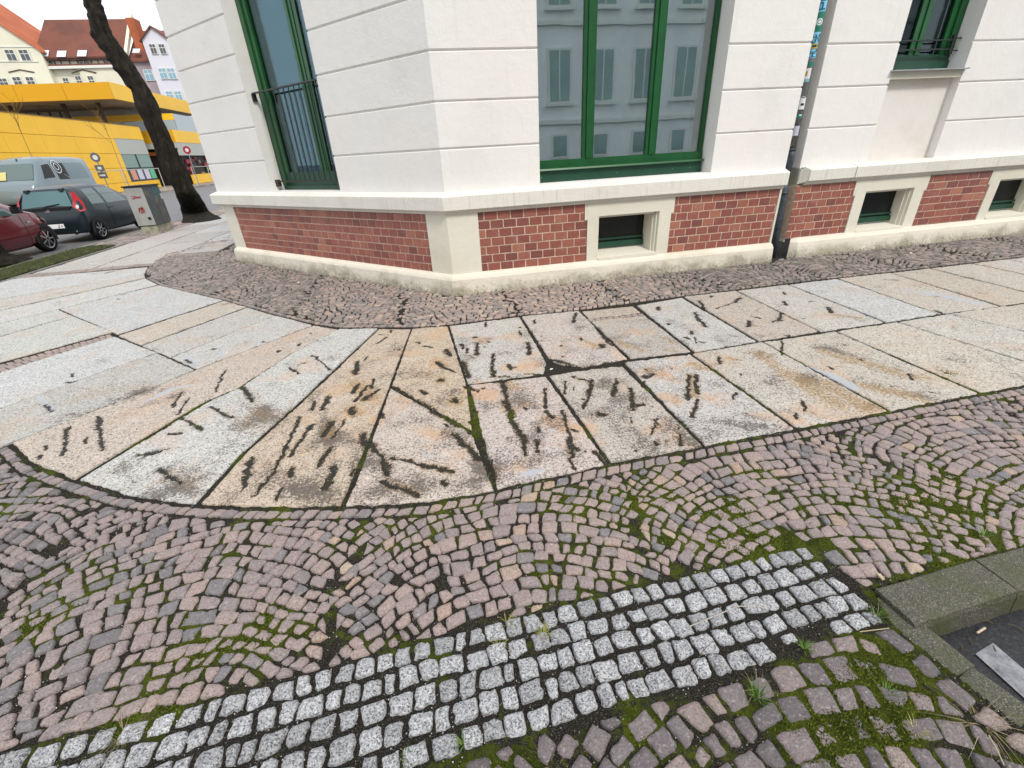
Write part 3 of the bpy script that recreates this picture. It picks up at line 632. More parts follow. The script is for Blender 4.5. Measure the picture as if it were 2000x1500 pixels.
band_top = [G(-130, 1520), G(0, 1466), G(180, 1425), G(413, 1362), G(663, 1295), G(830, 1247), G(1037, 1195), G(1160, 1162), G(1334, 1122), G(1467, 1088), G(1572, 1062)]
band_end = [G(1640, 1112), G(1718, 1180), G(1738, 1212)]
band_bot = [G(1674, 1233), G(1567, 1253), G(1522, 1290), G(1404, 1336), G(1267, 1370), G(1160, 1403), G(1000, 1446), G(853, 1500), G(640, 1570)]
# pink field
pink_poly = [p for p in slab_outer_m] + [kerb_far, G(1997, 1068), G(1901, 1089), G(1704, 1143), G(1690, 1150)] + [G(1640, 1108), G(1572, 1058)] + band_top[::-1][1:] + [G(-700, 1700), G(-700, 1020), G(-190, 872)]
pink_poly = [p for p in pink_poly if not (p[0] > 8.5)] 
def clip_half(poly, nx, ny, dd):
    new = []
    for q in range(len(poly)):
        P, Q = poly[q], poly[(q + 1) % len(poly)]; dp = P[0] * nx + P[1] * ny - dd; dq = Q[0] * nx + Q[1] * ny - dd
        if dp <= 0: new.append(P)
        if dp * dq < 0: t = dp / (dp - dq); new.append((P[0] + t * (Q[0] - P[0]), P[1] + t * (Q[1] - P[1])))
    return new
def finish(quads, region, gap, amin, jit):
    """shrink each dressed stone by the joint and trim it to the field's outline"""
    reg = [np.array(q) for q in region]; nr = len(reg); out = []
    A2 = sum(reg[i][0] * reg[(i + 1) % nr][1] - reg[(i + 1) % nr][0] * reg[i][1] for i in range(nr)); sg = 1 if A2 > 0 else -1
    for Q in quads:
        c = sum(Q) / len(Q)
        if not (-9 < c[0] < 10.5 and .1 < c[1] < 16): continue
        X, Y, D = px((c[0], c[1], 0))
        if D < .15 or X < -420 or X > 3300 or Y > 1900 or not inpoly(c, reg): continue
        P = [q - c + np.array([random.gauss(0, jit), random.gauss(0, jit)]) for q in Q]
        A = sum(P[i][0] * P[(i + 1) % len(P)][1] - P[(i + 1) % len(P)][0] * P[i][1] for i in range(len(P)))
        if A < 0: P = P[::-1]
        poly = [tuple(p) for p in P]; hp = []
        for i in range(len(P)):
            d = P[(i + 1) % len(P)] - P[i]; L = np.linalg.norm(d)
            if L < .006: continue
            n_ = np.array([d[1], -d[0]]) / L; hp.append((n_[0], n_[1], P[i] @ n_ - gap / 2 * random.uniform(.7, 1.45)))
        for k in range(nr):
            a, b = reg[k], reg[(k + 1) % nr]; d = b - a; L = np.linalg.norm(d)
            if L < 1e-6: continue
            d = d / L; t = min(max((c - a) @ d, 0), L); q = a + t * d
            if abs(q[0] - c[0]) + abs(q[1] - c[1]) < .16: n_ = np.array([d[1], -d[0]]) * sg; hp.append((n_[0], n_[1], (a - c) @ n_ - gap / 2))
        for h in hp:
            poly = clip_half(poly, *h)
            if len(poly) < 3: break
        if len(poly) >= 3:
            ar = abs(sum(poly[q][0] * poly[(q + 1) % len(poly)][1] - poly[(q + 1) % len(poly)][0] * poly[q][1] for q in range(len(poly)))) / 2
            if ar > amin: out.append((c, poly, ar))
    return out
def warp(q, amp=.075, sc=4.5):
    x, y = np.array(q[0]), np.array(q[1]); return np.array([q[0] + (float(fbm(x, y, sc, 101, 2)) - .5) * amp, q[1] + (float(fbm(x, y, sc, 131, 2)) - .5) * amp])
def arcs(centre, ud, vd, W, p, lmin, lmax, u0, u1, v0, v1):
    """courses of dressed stones in side-by-side segmental arcs"""
    Rr = W / math.sqrt(2); base = math.sqrt(Rr * Rr - W * W / 4); quads = []
    f = lambda u: math.sqrt(max(Rr * Rr - u * u, 0)) - base
    pk = [0.0]; kk = int((v1 - v0 + Rr) / p) + 4
    for _ in range(kk): pk.append(pk[-1] + p * random.uniform(.88, 1.12))
    seam = {}
    for seg in range(int(math.floor(u0 / W)) - 1, int(math.ceil(u1 / W)) + 2):
        for k in range(kk):
            lo = seam.setdefault((seg, k), random.uniform(-.055, .055)); hi = seam.setdefault((seg + 1, k), random.uniform(-.055, .055))
            tl, th_ = math.asin(max(-1, min(1, (-W / 2 + lo) / Rr))), math.asin(max(-1, min(1, (W / 2 + hi) / Rr)))
            th = tl; bs = []
            while th < th_: bs.append(th); th += random.uniform(lmin, lmax) / Rr * (1 - .22 * abs(th) / .785)
            bs.append(th_)
            if len(bs) > 3 and bs[-1] - bs[-2] < .4 * lmin / Rr: bs.pop(-2)
            vb, vt = v0 - Rr * .4 + pk[k], v0 - Rr * .4 + pk[k + 1]; pp = vt - vb
            for a, b in zip(bs[:-1], bs[1:]):
                def pt(th, top):
                    u = Rr * math.sin(th)
                    if top: u = max(-W / 2 + lo, min(W / 2 + hi, u + pp * math.cos(th) * math.sin(th)))
                    v = (vt if top else vb) + f(u); return centre + ud * (u + seg * W) + vd * v
                m = (a + b) / 2; Q = [pt(a, 0), pt(m, 0), pt(b, 0), pt(b, 1), pt(m, 1), pt(a, 1)]
                Q = [warp(q) for q in (Q[0], Q[2], Q[3], Q[5])]
                if np.linalg.norm(Q[0] - Q[1]) > .02: quads.append(Q)
    return quads
def course(line, o0, o1, lmin, lmax):
    """one straight course of stones between two offsets of a line"""
    A, B = np.array(offset_path([np.array(q) for q in line], o0)), np.array(offset_path([np.array(q) for q in line], o1))
    L = np.linalg.norm(np.diff(A, axis=0), axis=1).sum(); t = 0.0; ts = [0.0]
    while t < L: t += random.uniform(lmin, lmax); ts.append(min(t, L))
    ts = np.array(ts) / L; a, b = resample(A, ts), resample(B, ts + np.r_[0, rng.normal(0, .006 / L, len(ts) - 2), 0]); return [[a[i], a[i + 1], b[i + 1], b[i]] for i in range(len(ts) - 1)]
def inset_poly(poly, line_n, off):   # replace the first line_n vertices by their inward offset
    return offset_path([np.array(q) for q in poly[:line_n]], off) + list(poly[line_n:])
pink_root = K('structure', root('pink_cobble_paving', None, None))
def rpink(p):
    base = random.betavariate(2.0, 2.0); left = min(1, max(0, (-.9 - p[0]) / 1.6)); return max(0, min(1, base * (1 - .3 * left) - .10 * left + (.05 if abs(p[0]) < .8 else 0)))
nso = len(slab_outer_m)
pinkc = finish(course(slab_outer_m, -.003, -.064, .045, .09), pink_poly, .008, .0009, .003)
pink_in = offset_path(slab_outer_m, -.066) + pink_poly[nso:]
cC = G(1000, 1150)
pinkc += finish(arcs(cC, uR, -nR, 1.34, .064, .046, .090, -4.4, 8.2, -1.6, 2.7), pink_in, .0085, .0008, .0062)
lay('cobble', pinkc, 'pink_cobble', pink_root, rpink, rough=.0042)
# wall-side strip
strip_poly = slab_inner + [C0 + uR * 9 + nR * .2] + [C0 + uR * 9 - nR * .1] + [C0 + uR * 4.6 + nR * -.08, C0 + uR * 4.45 + nR * .0, C0, C0 + uL * 5.3, C0 + uL * 5.3 + UA * 12, np.array(Sp(-4.17, 22, 0)[:2]), np.array(Sp(-4.17, 10.7, 0)[:2]), G(455, 457), G(400, 474), G(320, 497), G(292, 517), G(284, 533)]
strip_root = K('structure', root('wall_side_cobble_paving', None, None))
sc_ = finish(course(slab_inner, .003, .062, .05, .095), strip_poly, .010, .0008, .003)
sc_ += finish(arcs(C0 + nR * .5, uR, -nR, 1.25, .076, .062, .112, -6, 9.5, -1.0, 8.2), offset_path(slab_inner, .064) + strip_poly[len(slab_inner):], .0135, .001, .006)
lay('cobble', sc_, 'wall_cobble', strip_root, lambda p: max(0, min(1, random.betavariate(1.6, 1.6) + .25 * math.exp(-((p[0] - .2) / 1.4) ** 2) - (.16 if p[0] < -2.5 else 0) - (.22 if p[0] > 1.9 else 0))), detail=False, rough=.0035, edge=.0045)
# grey granite band: straight courses
bt = [np.array(p) for p in band_top]
band_poly = band_top + band_end + band_bot + [G(400, 1640), G(-400, 1900), G(-600, 1700)]
bdir = (G(1334, 1122) - G(180, 1425)); bdir /= np.linalg.norm(bdir)
bl_ = [bt[0] - bdir * .6] + bt; gq = []
for k in range(7): gq += course(bl_, -.002 - k * .0765, -.0745 - k * .0765, .052, .090)
band_root = K('structure', root('grey_granite_cobble_band', None, None))
lay('cobble', finish(gq, band_poly, .0125, .0014, .0042), 'granite_cobble', band_root, lambda p: random.random(), rough=.0055, edge=.008, zt=.001)
# dark field at the lower right
dark_poly = [band_bot[0]] + band_bot[1:] + [G(400, 1640), G(400, 1900), drop_end + np.array([-.03, 0]), G(2000, 1416), G(1867, 1314), G(1750, 1222)]
dq = course([drop[0], drop[1], drop[2], drop_end], -.012, -.088, .07, .12)
dark_root = K('structure', root('dark_cobble_paving', None, None))
dark_in = [band_bot[0]] + band_bot[1:] + [G(400, 1640), G(400, 1900)] + offset_path([drop[0], drop[1], drop[2], drop_end], -.09)[::-1]
dkc = finish(dq, dark_poly, .011, .0014, .004) + finish(arcs(G(1560, 1440), uR, -nR, 1.5, .076, .062, .106, -3.5, 1.8, -1.4, 1.2), dark_in, .0125, .0014, .005)
lay('cobble', dkc, 'dark_cobble', dark_root, lambda p: random.random(), rough=.0045, edge=.008)
# little filler stones in two wide joints
fill_root = K('structure', root('joint_filler_stones', None, None))
fp = [G(-20, 716), G(0, 711), G(215, 652), G(221, 657), G(0, 727), G(-20, 733)]
fpts = []
for t in np.linspace(.03, .97, 17):
    for s in (.25, .75):
        a = G(-20, 716) * (1 - t) + G(217, 651) * t; b = G(-20, 733) * (1 - t) + G(221, 658) * t; fpts.append(a * (1 - s) + b * s)
lay('cobble', cells(thin(fpts, .03), fp, .13, .008), 'wall_cobble', fill_root, lambda p: .55 + random.random() * .3, detail=False)
f2 = [G(1146, 623), G(1256, 611), G(1258, 614), G(1152, 627)]
lay('cobble', cells([G(1149, 625) * (1 - t) + G(1257, 612.5) * t for t in np.linspace(.05, .95, 9)], f2, .12, .006), 'wall_cobble', fill_root, lambda p: .7, detail=False)
f3 = [G(0, 540), G(160, 526), G(300, 513), G(302, 517), G(160, 531), G(0, 546)]
lay('cobble', cells([G(-20, 545) * (1 - t) + G(301, 515) * t for t in np.linspace(.03, .97, 30)], f3, .2, .01), 'wall_cobble', fill_root, lambda p: .4 + random.random() * .3, detail=False)
# cobbled verge round the cabinet and tree
vp = [np.array(Sp(a, b, 0)[:2]) for a, b in ((-8.05, 13.2), (-7.12, 12.3), (-7.12, 30), (-8.05, 30))]
vpts = [np.array(Sp(a, b, 0)[:2]) + rng.normal(0, .015, 2) for a in np.arange(-7.98, -7.15, .13) for b in np.arange(12.4, 30, .14)]
tb = G(395, 430); vpts = [p for p in vpts if np.hypot(*(p - tb)) > .75 and inpoly(p, vp)]
verge_root = K('structure', root('verge_cobble_paving', None, None))
lay('cobble', cells(vpts, vp, .16, .02), 'wall_cobble', verge_root, lambda p: random.random(), detail=False, limit=0)

# ------------------------------------------------------------------ joint filling: soil, grit and moss as one undulating sheet
def sheet(name, x0, x1, y0, y1, st, zb, mfun, amp, test=None):
    xs = np.arange(x0, x1, st); ys = np.arange(y0, y1, st); X, Y = np.meshgrid(xs, ys); mo = mfun(X, Y)
    Z = zb + amp * np.clip((mo - .35) * 2.2, 0, 1) + (fbm(X, Y, 90, 5, 2) - .5) * .005 + (fbm(X, Y, 16, 9, 2) - .5) * .004
    nv, nu = X.shape; idx = np.arange(nu * nv).reshape(nv, nu)
    V = np.stack([X.ravel(), Y.ravel(), Z.ravel()], 1); Fc = np.stack([idx[:-1, :-1], idx[:-1, 1:], idx[1:, 1:], idx[1:, :-1]], -1).reshape(-1, 4)
    cx = V[Fc].mean(1)
    if test is not None: Fc = Fc[test(cx[:, 0], cx[:, 1])]
    me = bpy.data.meshes.new(name); me.vertices.add(len(V)); me.vertices.foreach_set('co', V.astype(np.float32).ravel())
    me.loops.add(len(Fc) * 4); me.loops.foreach_set('vertex_index', Fc.ravel()); me.polygons.add(len(Fc))
    me.polygons.foreach_set('loop_start', np.arange(len(Fc)) * 4); me.update(calc_edges=True); me.validate()
    me.polygons.foreach_set('use_smooth', [True] * len(me.polygons))
    a = me.attributes.new('moss', 'FLOAT', 'POINT'); a.data.foreach_set('value', mo.astype(np.float32).ravel()); me.materials.append(MAT['joint'])
    o = bpy.data.objects.new(name, me); COL.objects.link(o); o['kind'] = 'stuff'; return o
MB1 = [(1450, 1030, .16, .75), (1100, 1000, .22, .35), (1300, 950, .3, .4), (1690, 980, .25, .5), (420, 1290, .22, .4), (300, 1200, .2, .3), (1900, 1000, .35, .35), (1960, 880, .4, .3), (950, 1460, .16, .6), (1700, 1330, .16, .6), (1850, 1400, .16, .5), (1560, 1420, .2, .4), (1440, 1080, .12, .5), (560, 1240, .16, .35), (250, 1400, .15, .45), (830, 1270, .13, .35), (1230, 1360, .1, .6), (1200, 985, .2, .4), (100, 1180, .25, .2)]
MB1 = [(G(a, b), r, s) for a, b, r, s in MB1]
bandA = np.array(band_top[0]); 
def mossf(X, Y):
    q_ = G(1150, 712); q2_ = G(760, 755)
    m = fbm(X, Y, 3.2, 21, 3) * .55 + fbm(X, Y, 13, 33, 2) * .32
    for c, r, s in MB1: m = m + s * .42 * np.exp(-((X - c[0]) ** 2 + (Y - c[1]) ** 2) / (r * r))
    # the granite band has gritty, almost moss-free joints
    d = (X - bandA[0]) * (bdir[1]) + (Y - bandA[1]) * (-bdir[0])
    inb = np.clip(1 - np.abs(d - .20) / .22, 0, 1) * 1.0
    m = m - .5 * np.exp(-((X - q_[0]) ** 2 + (Y - q_[1]) ** 2) / .16) - .3 * np.exp(-((X - q2_[0]) ** 2 + (Y - q2_[1]) ** 2) / .2)
    return m - np.clip(inb * 2, 0, 1) * .17 * (X < 1.3) - .012
def inbed(x, y, inset=.0):
    c = np.zeros(len(x), bool); P = bed; n = len(P); j = n - 1
    for i in range(n):
        xi, yi, xj, yj = P[i][0], P[i][1], P[j][0], P[j][1]
        c ^= ((yi > y) != (yj > y)) & (x < (xj - xi) * (y - yi) / (yj - yi + 1e-12) + xi); j = i
    return c
sheet('joint_moss_and_soil', -3.4, 4.6, .35, 3.3, .0095, -.0125, mossf, .011, test=inbed)
sheet('joint_soil', -8, 9.5, 1.9, 12, .05, -.013, lambda X, Y: fbm(X, Y, 4, 3, 2) * .35 + .05, 0.0, test=lambda x, y: ((y > 3.28) | (x > 4.58) | (x < -3.38)) & (x > -8) & inbed(x, y))
# moss tufts and grit grains standing proud of that sheet
def scatter(name, n, sz, mat, prob, seed, zoff, x0=-2.4, x1=4.2, y0=.45, y1=3.0, tall=1.6):
    r_ = np.random.default_rng(seed); X = r_.uniform(x0, x1, n * 8); Y = y0 + (y1 - y0) * r_.random(n * 8) ** 1.5
    m = mossf(X, Y); keep = (prob(m, X, Y) > r_.random(len(X))) & inbed(X, Y); X, Y, m = X[keep][:n], Y[keep][:n], m[keep][:n]; k = len(X)
    Zb = -.0125 + .011 * np.clip((m - .35) * 2.2, 0, 1) + zoff; s = sz * r_.uniform(.5, 1.3, k); a = r_.uniform(0, 6.28, k)
    V = np.zeros((k, 4, 3)); 
    for i in range(3): V[:, i, 0] = X + s * np.cos(a + i * 2.09); V[:, i, 1] = Y + s * np.sin(a + i * 2.09); V[:, i, 2] = Zb - s * .5
    V[:, 3, 0] = X + r_.normal(0, .4, k) * s; V[:, 3, 1] = Y + r_.normal(0, .4, k) * s; V[:, 3, 2] = Zb + s * tall
    b = np.arange(k)[:, None] * 4; Fc = np.concatenate([b + np.array(t) for t in ((0, 1, 3), (1, 2, 3), (2, 0, 3))], 1).reshape(-1, 3)
    o = mk(name, V.reshape(-1, 3), Fc.tolist(), mat, rnd=np.repeat(r_.random(k), 3)); o['kind'] = 'stuff'
scatter('moss_tufts', 52000, .0032, 'moss', lambda m, X, Y: np.clip((m - .52) * 5, 0, 1), 4, .001)
scatter('grit', 46000, .0026, 'grit', lambda m, X, Y: np.clip((.60 - m) * 4, 0, .8), 5, .001, tall=.9)
# ------------------------------------------------------------------ kerbs, parking bay
kerb_root = K('structure', root('kerb', None, None))
kn = np.array([kdir[1], -kdir[0]])   # towards the carriageway
def kerb_piece(a, b, w, ztop, zbot, parent, chf=.018, name='kerb_stone', mat='kerb'):
    a = np.array(a, float); b = np.array(b, float); d = (b - a) / np.linalg.norm(b - a); n = np.array([d[1], -d[0]])
    L = np.linalg.norm(b - a); N = max(2, int(L / .05)); V, Fc = [], []
    prof = [(0, zbot), (0, ztop - .006), (.006, ztop), (w - chf * 1.3, ztop - .003), (w - chf * .4, ztop - chf * .45), (w, ztop - chf * 1.6), (w + .012, zbot)]
    for i in range(N + 1):
        t = .004 + (L - .008) * i / N
        for j, (o, z) in enumerate(prof): q = a + d * t + n * (o + random.uniform(-.0012, .0012)); V.append((q[0], q[1], z + (random.uniform(-.0012, .0012) if z > zbot else 0)))
    m = len(prof)
    for i in range(N):
        for j in range(m - 1): Fc.append((i * m + j, i * m + j + 1, (i + 1) * m + j + 1, (i + 1) * m + j))
    Fc.append(tuple(range(m))[::-1]); Fc.append(tuple(N * m + j for j in range(m)))
    return mk(name, V, Fc, mat, parent, smooth=False)
ks = G(1708, 1151)
c_ = G(1901, 1093); kerb_piece(ks, c_, .155, .004, -.14, kerb_root)
q0 = c_
for L in (.95, 1.0, 1.0, 1.0, 1.0, 1.0, 1.0, 1.0): q1 = q0 + kdir * L; kerb_piece(q0, q1, .155, .004, -.14, kerb_root); q0 = q1
dk_ = [drop[0] + (drop[0] - G(1867, 1320)) / np.linalg.norm(drop[0] - G(1867, 1320)) * .10, G(1867, 1320), drop[2], drop_end]
for i in range(3):
    a, b = dk_[i], dk_[i + 1]; kerb_piece(b, a, .12, -.016 - .014 * i, -.16, kerb_root, chf=.012)
bay = [ks + kn * .12, kerb_far + kn * .1, kerb_far + kn * 7, drop_end + np.array([0, -3]), drop_end + np.array([.05, 0]), drop[2] + np.array([.06, 0]), drop[0] + np.array([.06, 0])]
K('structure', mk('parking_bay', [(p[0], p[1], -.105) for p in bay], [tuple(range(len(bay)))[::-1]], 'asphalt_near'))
m0 = G(1905, 1277, -.1); md = G(2000, 1363, -.1) - m0; md /= np.linalg.norm(md); mw = np.array([-md[1], md[0]]) * .10
K('structure', mk('road_marking', [(p[0], p[1], -.1) for p in (m0, m0 + md * 3, m0 + md * 3 + mw, m0 + mw - md * .02)], [(0, 1, 2, 3)], 'paint_white'))
# left street: kerb, verge, edging, lane markings, far footway
for i in range(14):
    a0 = 4 + i * 2.0; kerb_piece(Sp(-8.05, a0 + 2.0, 0)[:2], Sp(-8.05, a0, 0)[:2], .14, .01, -.14, kerb_root, mat='kerb_far')
for i in range(9): kerb_piece(Sp(-7.12, 4 + i * 1.0 + 1, 0)[:2], Sp(-7.12, 4 + i * 1.0, 0)[:2], .06, .012, -.05, kerb_root, chf=.004, mat='kerb_far')
V = []; Fc = []
n1 = 60
for i in range(n1 + 1):
    for j in range(9):
        la = -8.05 + .87 * j / 8; al = 3 + 9.7 * i / n1; V.append(Sp(la, al, .012 + .03 * math.sin(math.pi * j / 8) + random.uniform(0, .02)))
for i in range(n1):
    for j in range(8): k = i * 9 + j; Fc.append((k, k + 1, k + 10, k + 9))
K('structure', mk('grass_verge', V, Fc, 'grass', smooth=True))
g = Geo()
for i in range(6500):
    la = random.uniform(-8.0, -7.2); al = random.uniform(4, 12.6); h = random.uniform(.02, .07); p = np.array(Sp(la, al, .02)); a = random.uniform(0, 6.28); dx, dy = math.cos(a) * .006, math.sin(a) * .006
    g.add([(p[0] - dx, p[1] - dy, p[2]), (p[0] + dx, p[1] + dy, p[2]), (p[0] + random.uniform(-.03, .03), p[1] + random.uniform(-.03, .03), p[2] + h)], [(0, 1, 2)], random.random())
MAT['blade'] = (lambda m: (m.col(m.ramp(m.attr('rnd'), [(0, (.045, .07, .012)), (.6, (.09, .13, .025)), (1, (.20, .20, .07))])), m.m)[1])(MB_('grass_blade', .7, .2))
K('stuff', g.build('grass', 'blade'))
for i, a0 in enumerate([22, 30, 38, 46, 54]):
    K('structure', mk('lane_marking', [Sp(-13.3, a0, -.134), Sp(-13.15, a0, -.134), Sp(-13.15, a0 + 5, -.134), Sp(-13.3, a0 + 5, -.134)], [(0, 1, 2, 3)], 'paint_white'))
K('structure', mk('lane_marking', [Sp(-10.5, 19, -.134), Sp(-10.38, 19, -.134), Sp(-10.38, 60, -.134), Sp(-10.5, 60, -.134)], [(0, 1, 2, 3)], 'paint_white'))
MAT['far_paving'] = simple('far_paving', (.27, .235, .20), .9, .2, nscale=.9, namt=.2)
g = Geo(); g.hexa([Sp(-45, 10, -.2), Sp(-21.3, 10, -.2), Sp(-21.3, 75, -.2), Sp(-45, 75, -.2), Sp(-45, 10, -.02), Sp(-21.3, 10, -.02), Sp(-21.3, 75, -.02), Sp(-45, 75, -.02)])
K('structure', g.build('far_pavement', 'far_paving'))

# ================================================================== CORNER BUILDING
CB = root('corner_building', 'cream plastered corner house with grooved courses and red brick plinth', 'building', tuple(C0) + (0,))
D0 = C0 + uL * 5.42
PATH = [C0 + uR * 4.43, C0, D0, D0 + UA * 9]
BP = [C0 + uR * 4.43, C0, C0 + uL * 5.33, C0 + uL * 5.33 + UA * 9]
def mkpath(sd): return [C0 + uR * 4.43, C0, C0 + uL * sd, C0 + uL * sd + UA * 9]
# rough render plinth base: swept, then cut up and dented
def base_course(name, path, parent, prof=((0, .012), (.05, .004), (.12, -.002), (.175, -.006), (.205, -.022), (.225, -.045), (.24, -.075), (.24, -.3))):
    path = [np.array(p, float) for p in path]; fine = []
    for i in range(len(path) - 1):
        L = np.linalg.norm(path[i + 1] - path[i]); n = max(1, int(L / .06))
        for k in range(n): fine.append(path[i] + (path[i + 1] - path[i]) * k / n)
    fine.append(path[-1]); corners = [p for p in path[1:-1]]
    rows = []; sub = []
    for a, b in zip(prof[:-1], prof[1:]):
        for k in range(2): sub.append((a[0] + (b[0] - a[0]) * k / 2, a[1] + (b[1] - a[1]) * k / 2))
    sub.append(prof[-1]); sub = [(-.06, prof[0][1])] + sub
    V = []; Fc = []
    for z, e in sub:
        for j, q in enumerate(offset_path(fine, e)):
            w = (vnoise(np.array(q[0] * 9 + z * 20), np.array(q[1] * 9 - z * 16), 4) - .5) * .0035 if e > -.2 else 0
            n_ = q - fine[j]; V.append((q[0] + nR[0] * w * .6 + nL[0] * w * .4, q[1] + nR[1] * w * .6 + nL[1] * w * .4, z))
    m = len(fine)
    for i in range(len(sub) - 1):
        for j in range(m - 1): Fc.append((i * m + j, i * m + j + 1, (i + 1) * m + j + 1, (i + 1) * m + j))
    Fc.append(tuple(i * m for i in range(len(sub)))); Fc.append(tuple(i * m + m - 1 for i in range(len(sub)))[::-1])
    g = Geo(); g.add(V, Fc); return g.build(name, 'base', parent, smooth=False)
base_course('plinth_base', mkpath(5.31), CB)
LED = [(.93, -.30), (.93, -.06), (.955, -.05), (.962, -.028), (.975, -.024), (.977, -.002), (1.118, .0), (1.128, -.008), (1.165, -.10), (1.165, -.30)]
LEDB = [(.93, -.30), (.93, -.06), (.955, -.05), (.962, -.028), (.975, -.024), (.977, -.002), (1.118, .0), (1.128, -.008), (1.150, -.07), (1.165, -.4)]
sweep('ledge', LED, mkpath(5.52), 'ledge', CB)
# plinth zone
sweep('corner_pilaster', [(.235, -.3), (.235, -.07), (.935, -.07), (.935, -.3)], [C0 + uR * .395, C0, C0 + uL * .365], 'plinth', CB)
g = Geo(); 
sweep('end_pilaster', [(.235, -.3), (.235, -.07), (.935, -.07), (.935, -.3)], [C0 + uL * 4.97, C0 + uL * 5.36, C0 + uL * 5.36 + UA * 9], 'plinth', CB)
def masonry(parent, fn, s0, s1, z0, z1, e, rows, pitch, side=1, thr=None, stuff=None, wd=.0):
    """mortar bed with separate clinker headers; returns list of (dist, verts, faces, rnd)"""
    wb('mortar_bed', fn, s0 + .002, s1 - .002, -.32, e, z0 + .001, z1 + .001 - .002, 'mortar', parent)
    rh = (z1 - z0) / rows; out = []
    for r in range(rows):
        s = s0 + (-(pitch * .5) if r % 2 == 0 else -pitch * .12) + random.uniform(-.01, .01)
        while s < s1:
            a, b = max(s + .006, s0 + .003), min(s + pitch - .006, s1 - .003)
            if b - a > .025:
                za, zb = z0 + r * rh + .006, z0 + (r + 1) * rh - .006; f = e + .006 + random.uniform(-.0012, .0012); c = .003
                V = [fn(a, e - .004, za), fn(b, e - .004, za), fn(b, e - .004, zb), fn(a, e - .004, zb), fn(a + .001, f - c, za + .001), fn(b - .001, f - c, za + .001), fn(b - .001, f - c, zb - .001), fn(a + .001, f - c, zb - .001)]
                j = lambda: random.uniform(-.001, .001)
                V += [fn(a + c, f + j(), za + c), fn(b - c, f + j(), za + c), fn(b - c, f + j(), zb - c), fn(a + c, f + j(), zb - c)]
                Fc = []
                for k in (0, 4):
                    for q in range(4): Fc.append((k + q, k + (q + 1) % 4, k + 4 + (q + 1) % 4, k + 4 + q))
                Fc.append((8, 9, 10, 11)); Fc = [t[::side] for t in Fc]
                out.append((s, V, Fc, random.random()))
            s += pitch
    return out
br = [(0,) + b[1:] for b in masonry(CB, Rp, .395, 1.75, .236, .93, -.088, 7, .160)]
br += [(0,) + b[1:] for b in masonry(CB, Rp, 2.875, 4.40, .240, .93, -.088, 7, .160)]
lb = masonry(CB, Lp, .365, 4.97, .236, .93, -.088, 7, .160, side=-1); br += sorted(lb, key=lambda b: b[0])
g = Geo()
for i, b in enumerate(br):
    r = b[3]
    if i >= len(br) - len(lb) and 2.4 < b[0] < 2.62: r = min(1, r * .4 + .62)
    if i >= len(br) - len(lb) and b[0] > 3.95: r = min(1, r * .5 + .5)
    if i < 298: mk('brick', b[1], b[2], 'brick', CB, rnd=r)
    else: g.add(b[1], b[2], r)
if g.v: K('stuff', mk('bricks', g.v, g.f, 'brick', CB, rnd=g.r))
def cellar_window(parent, fn, s0, s1, f0, f1, e, z0=.33, z1=.775, zb=.235, zt=.93, lip=0):
    """plain plaster surround with a stepped reveal, a sloping sill and a dark green sash"""
    wb('window_surround', fn, f0, s0, -.6, e, zb, zt, 'plinth', parent); wb('window_surround', fn, s1, f1, -.6, e, zb, zt, 'plinth', parent)
    wb('window_surround', fn, s0, s1, -.6, e, z1, zt, 'plinth', parent)
    if lip:   # the toothed upper ends that overlap the brick
        wb('window_surround', fn, f0 - .035, f0 - .001, -.3, e - .002, zt - .19, zt - .001, 'plinth', parent); wb('window_surround', fn, f1 + .001, f1 + .035, -.3, e - .002, zt - .19, zt - .001, 'plinth', parent)
    wb('reveal_moulding', fn, s1 - .026, s1 - .001, -.6, e - .035, z0 - .06, z1 - .001, 'plinth', parent); wb('reveal_moulding', fn, s1 - .052, s1 - .027, -.6, e - .075, z0 - .05, z1 - .026, 'plinth', parent)
    wb('reveal_moulding', fn, s0 + .001, s1 - .053, -.6, e - .035, z1 - .025, z1 - .001, 'plinth', parent)
    g = Geo(); g.hexa([fn(s0 + .001, -.6, zb), fn(s1 - .001, -.6, zb), fn(s1 - .001, e + .012, zb + .001), fn(s0 + .001, e + .012, zb + .001), fn(s0 + .001, -.6, z0 + .02), fn(s1 - .001, -.6, z0 + .02), fn(s1 - .001, e + .012, z0 - .062), fn(s0 + .001, e + .012, z0 - .062)]); g.build('window_sill', 'plinth', parent)
    w = wb('cellar_window', fn, s0 + .002, s1 - .054, -.40, -.375, z0 + .012, z1 - .03, 'cellar_glass', parent)
    wb('sash_rail', fn, s0 + .002, s1 - .054, -.374, -.34, z0 + .004, z0 + .075, 'green_dark', w); wb('sash_rail', fn, s0 + .002, s1 - .054, -.374, -.35, z0 + .10, z0 + .125, 'green_dark', w)
    wb('sash_stile', fn, s0 + .002, s0 + .04, -.374, -.352, z0 + .126, z1 - .03, 'green_dark', w)
cellar_window(CB, Rp, 1.90, 2.71, 1.752, 2.873, -.07, lip=1)
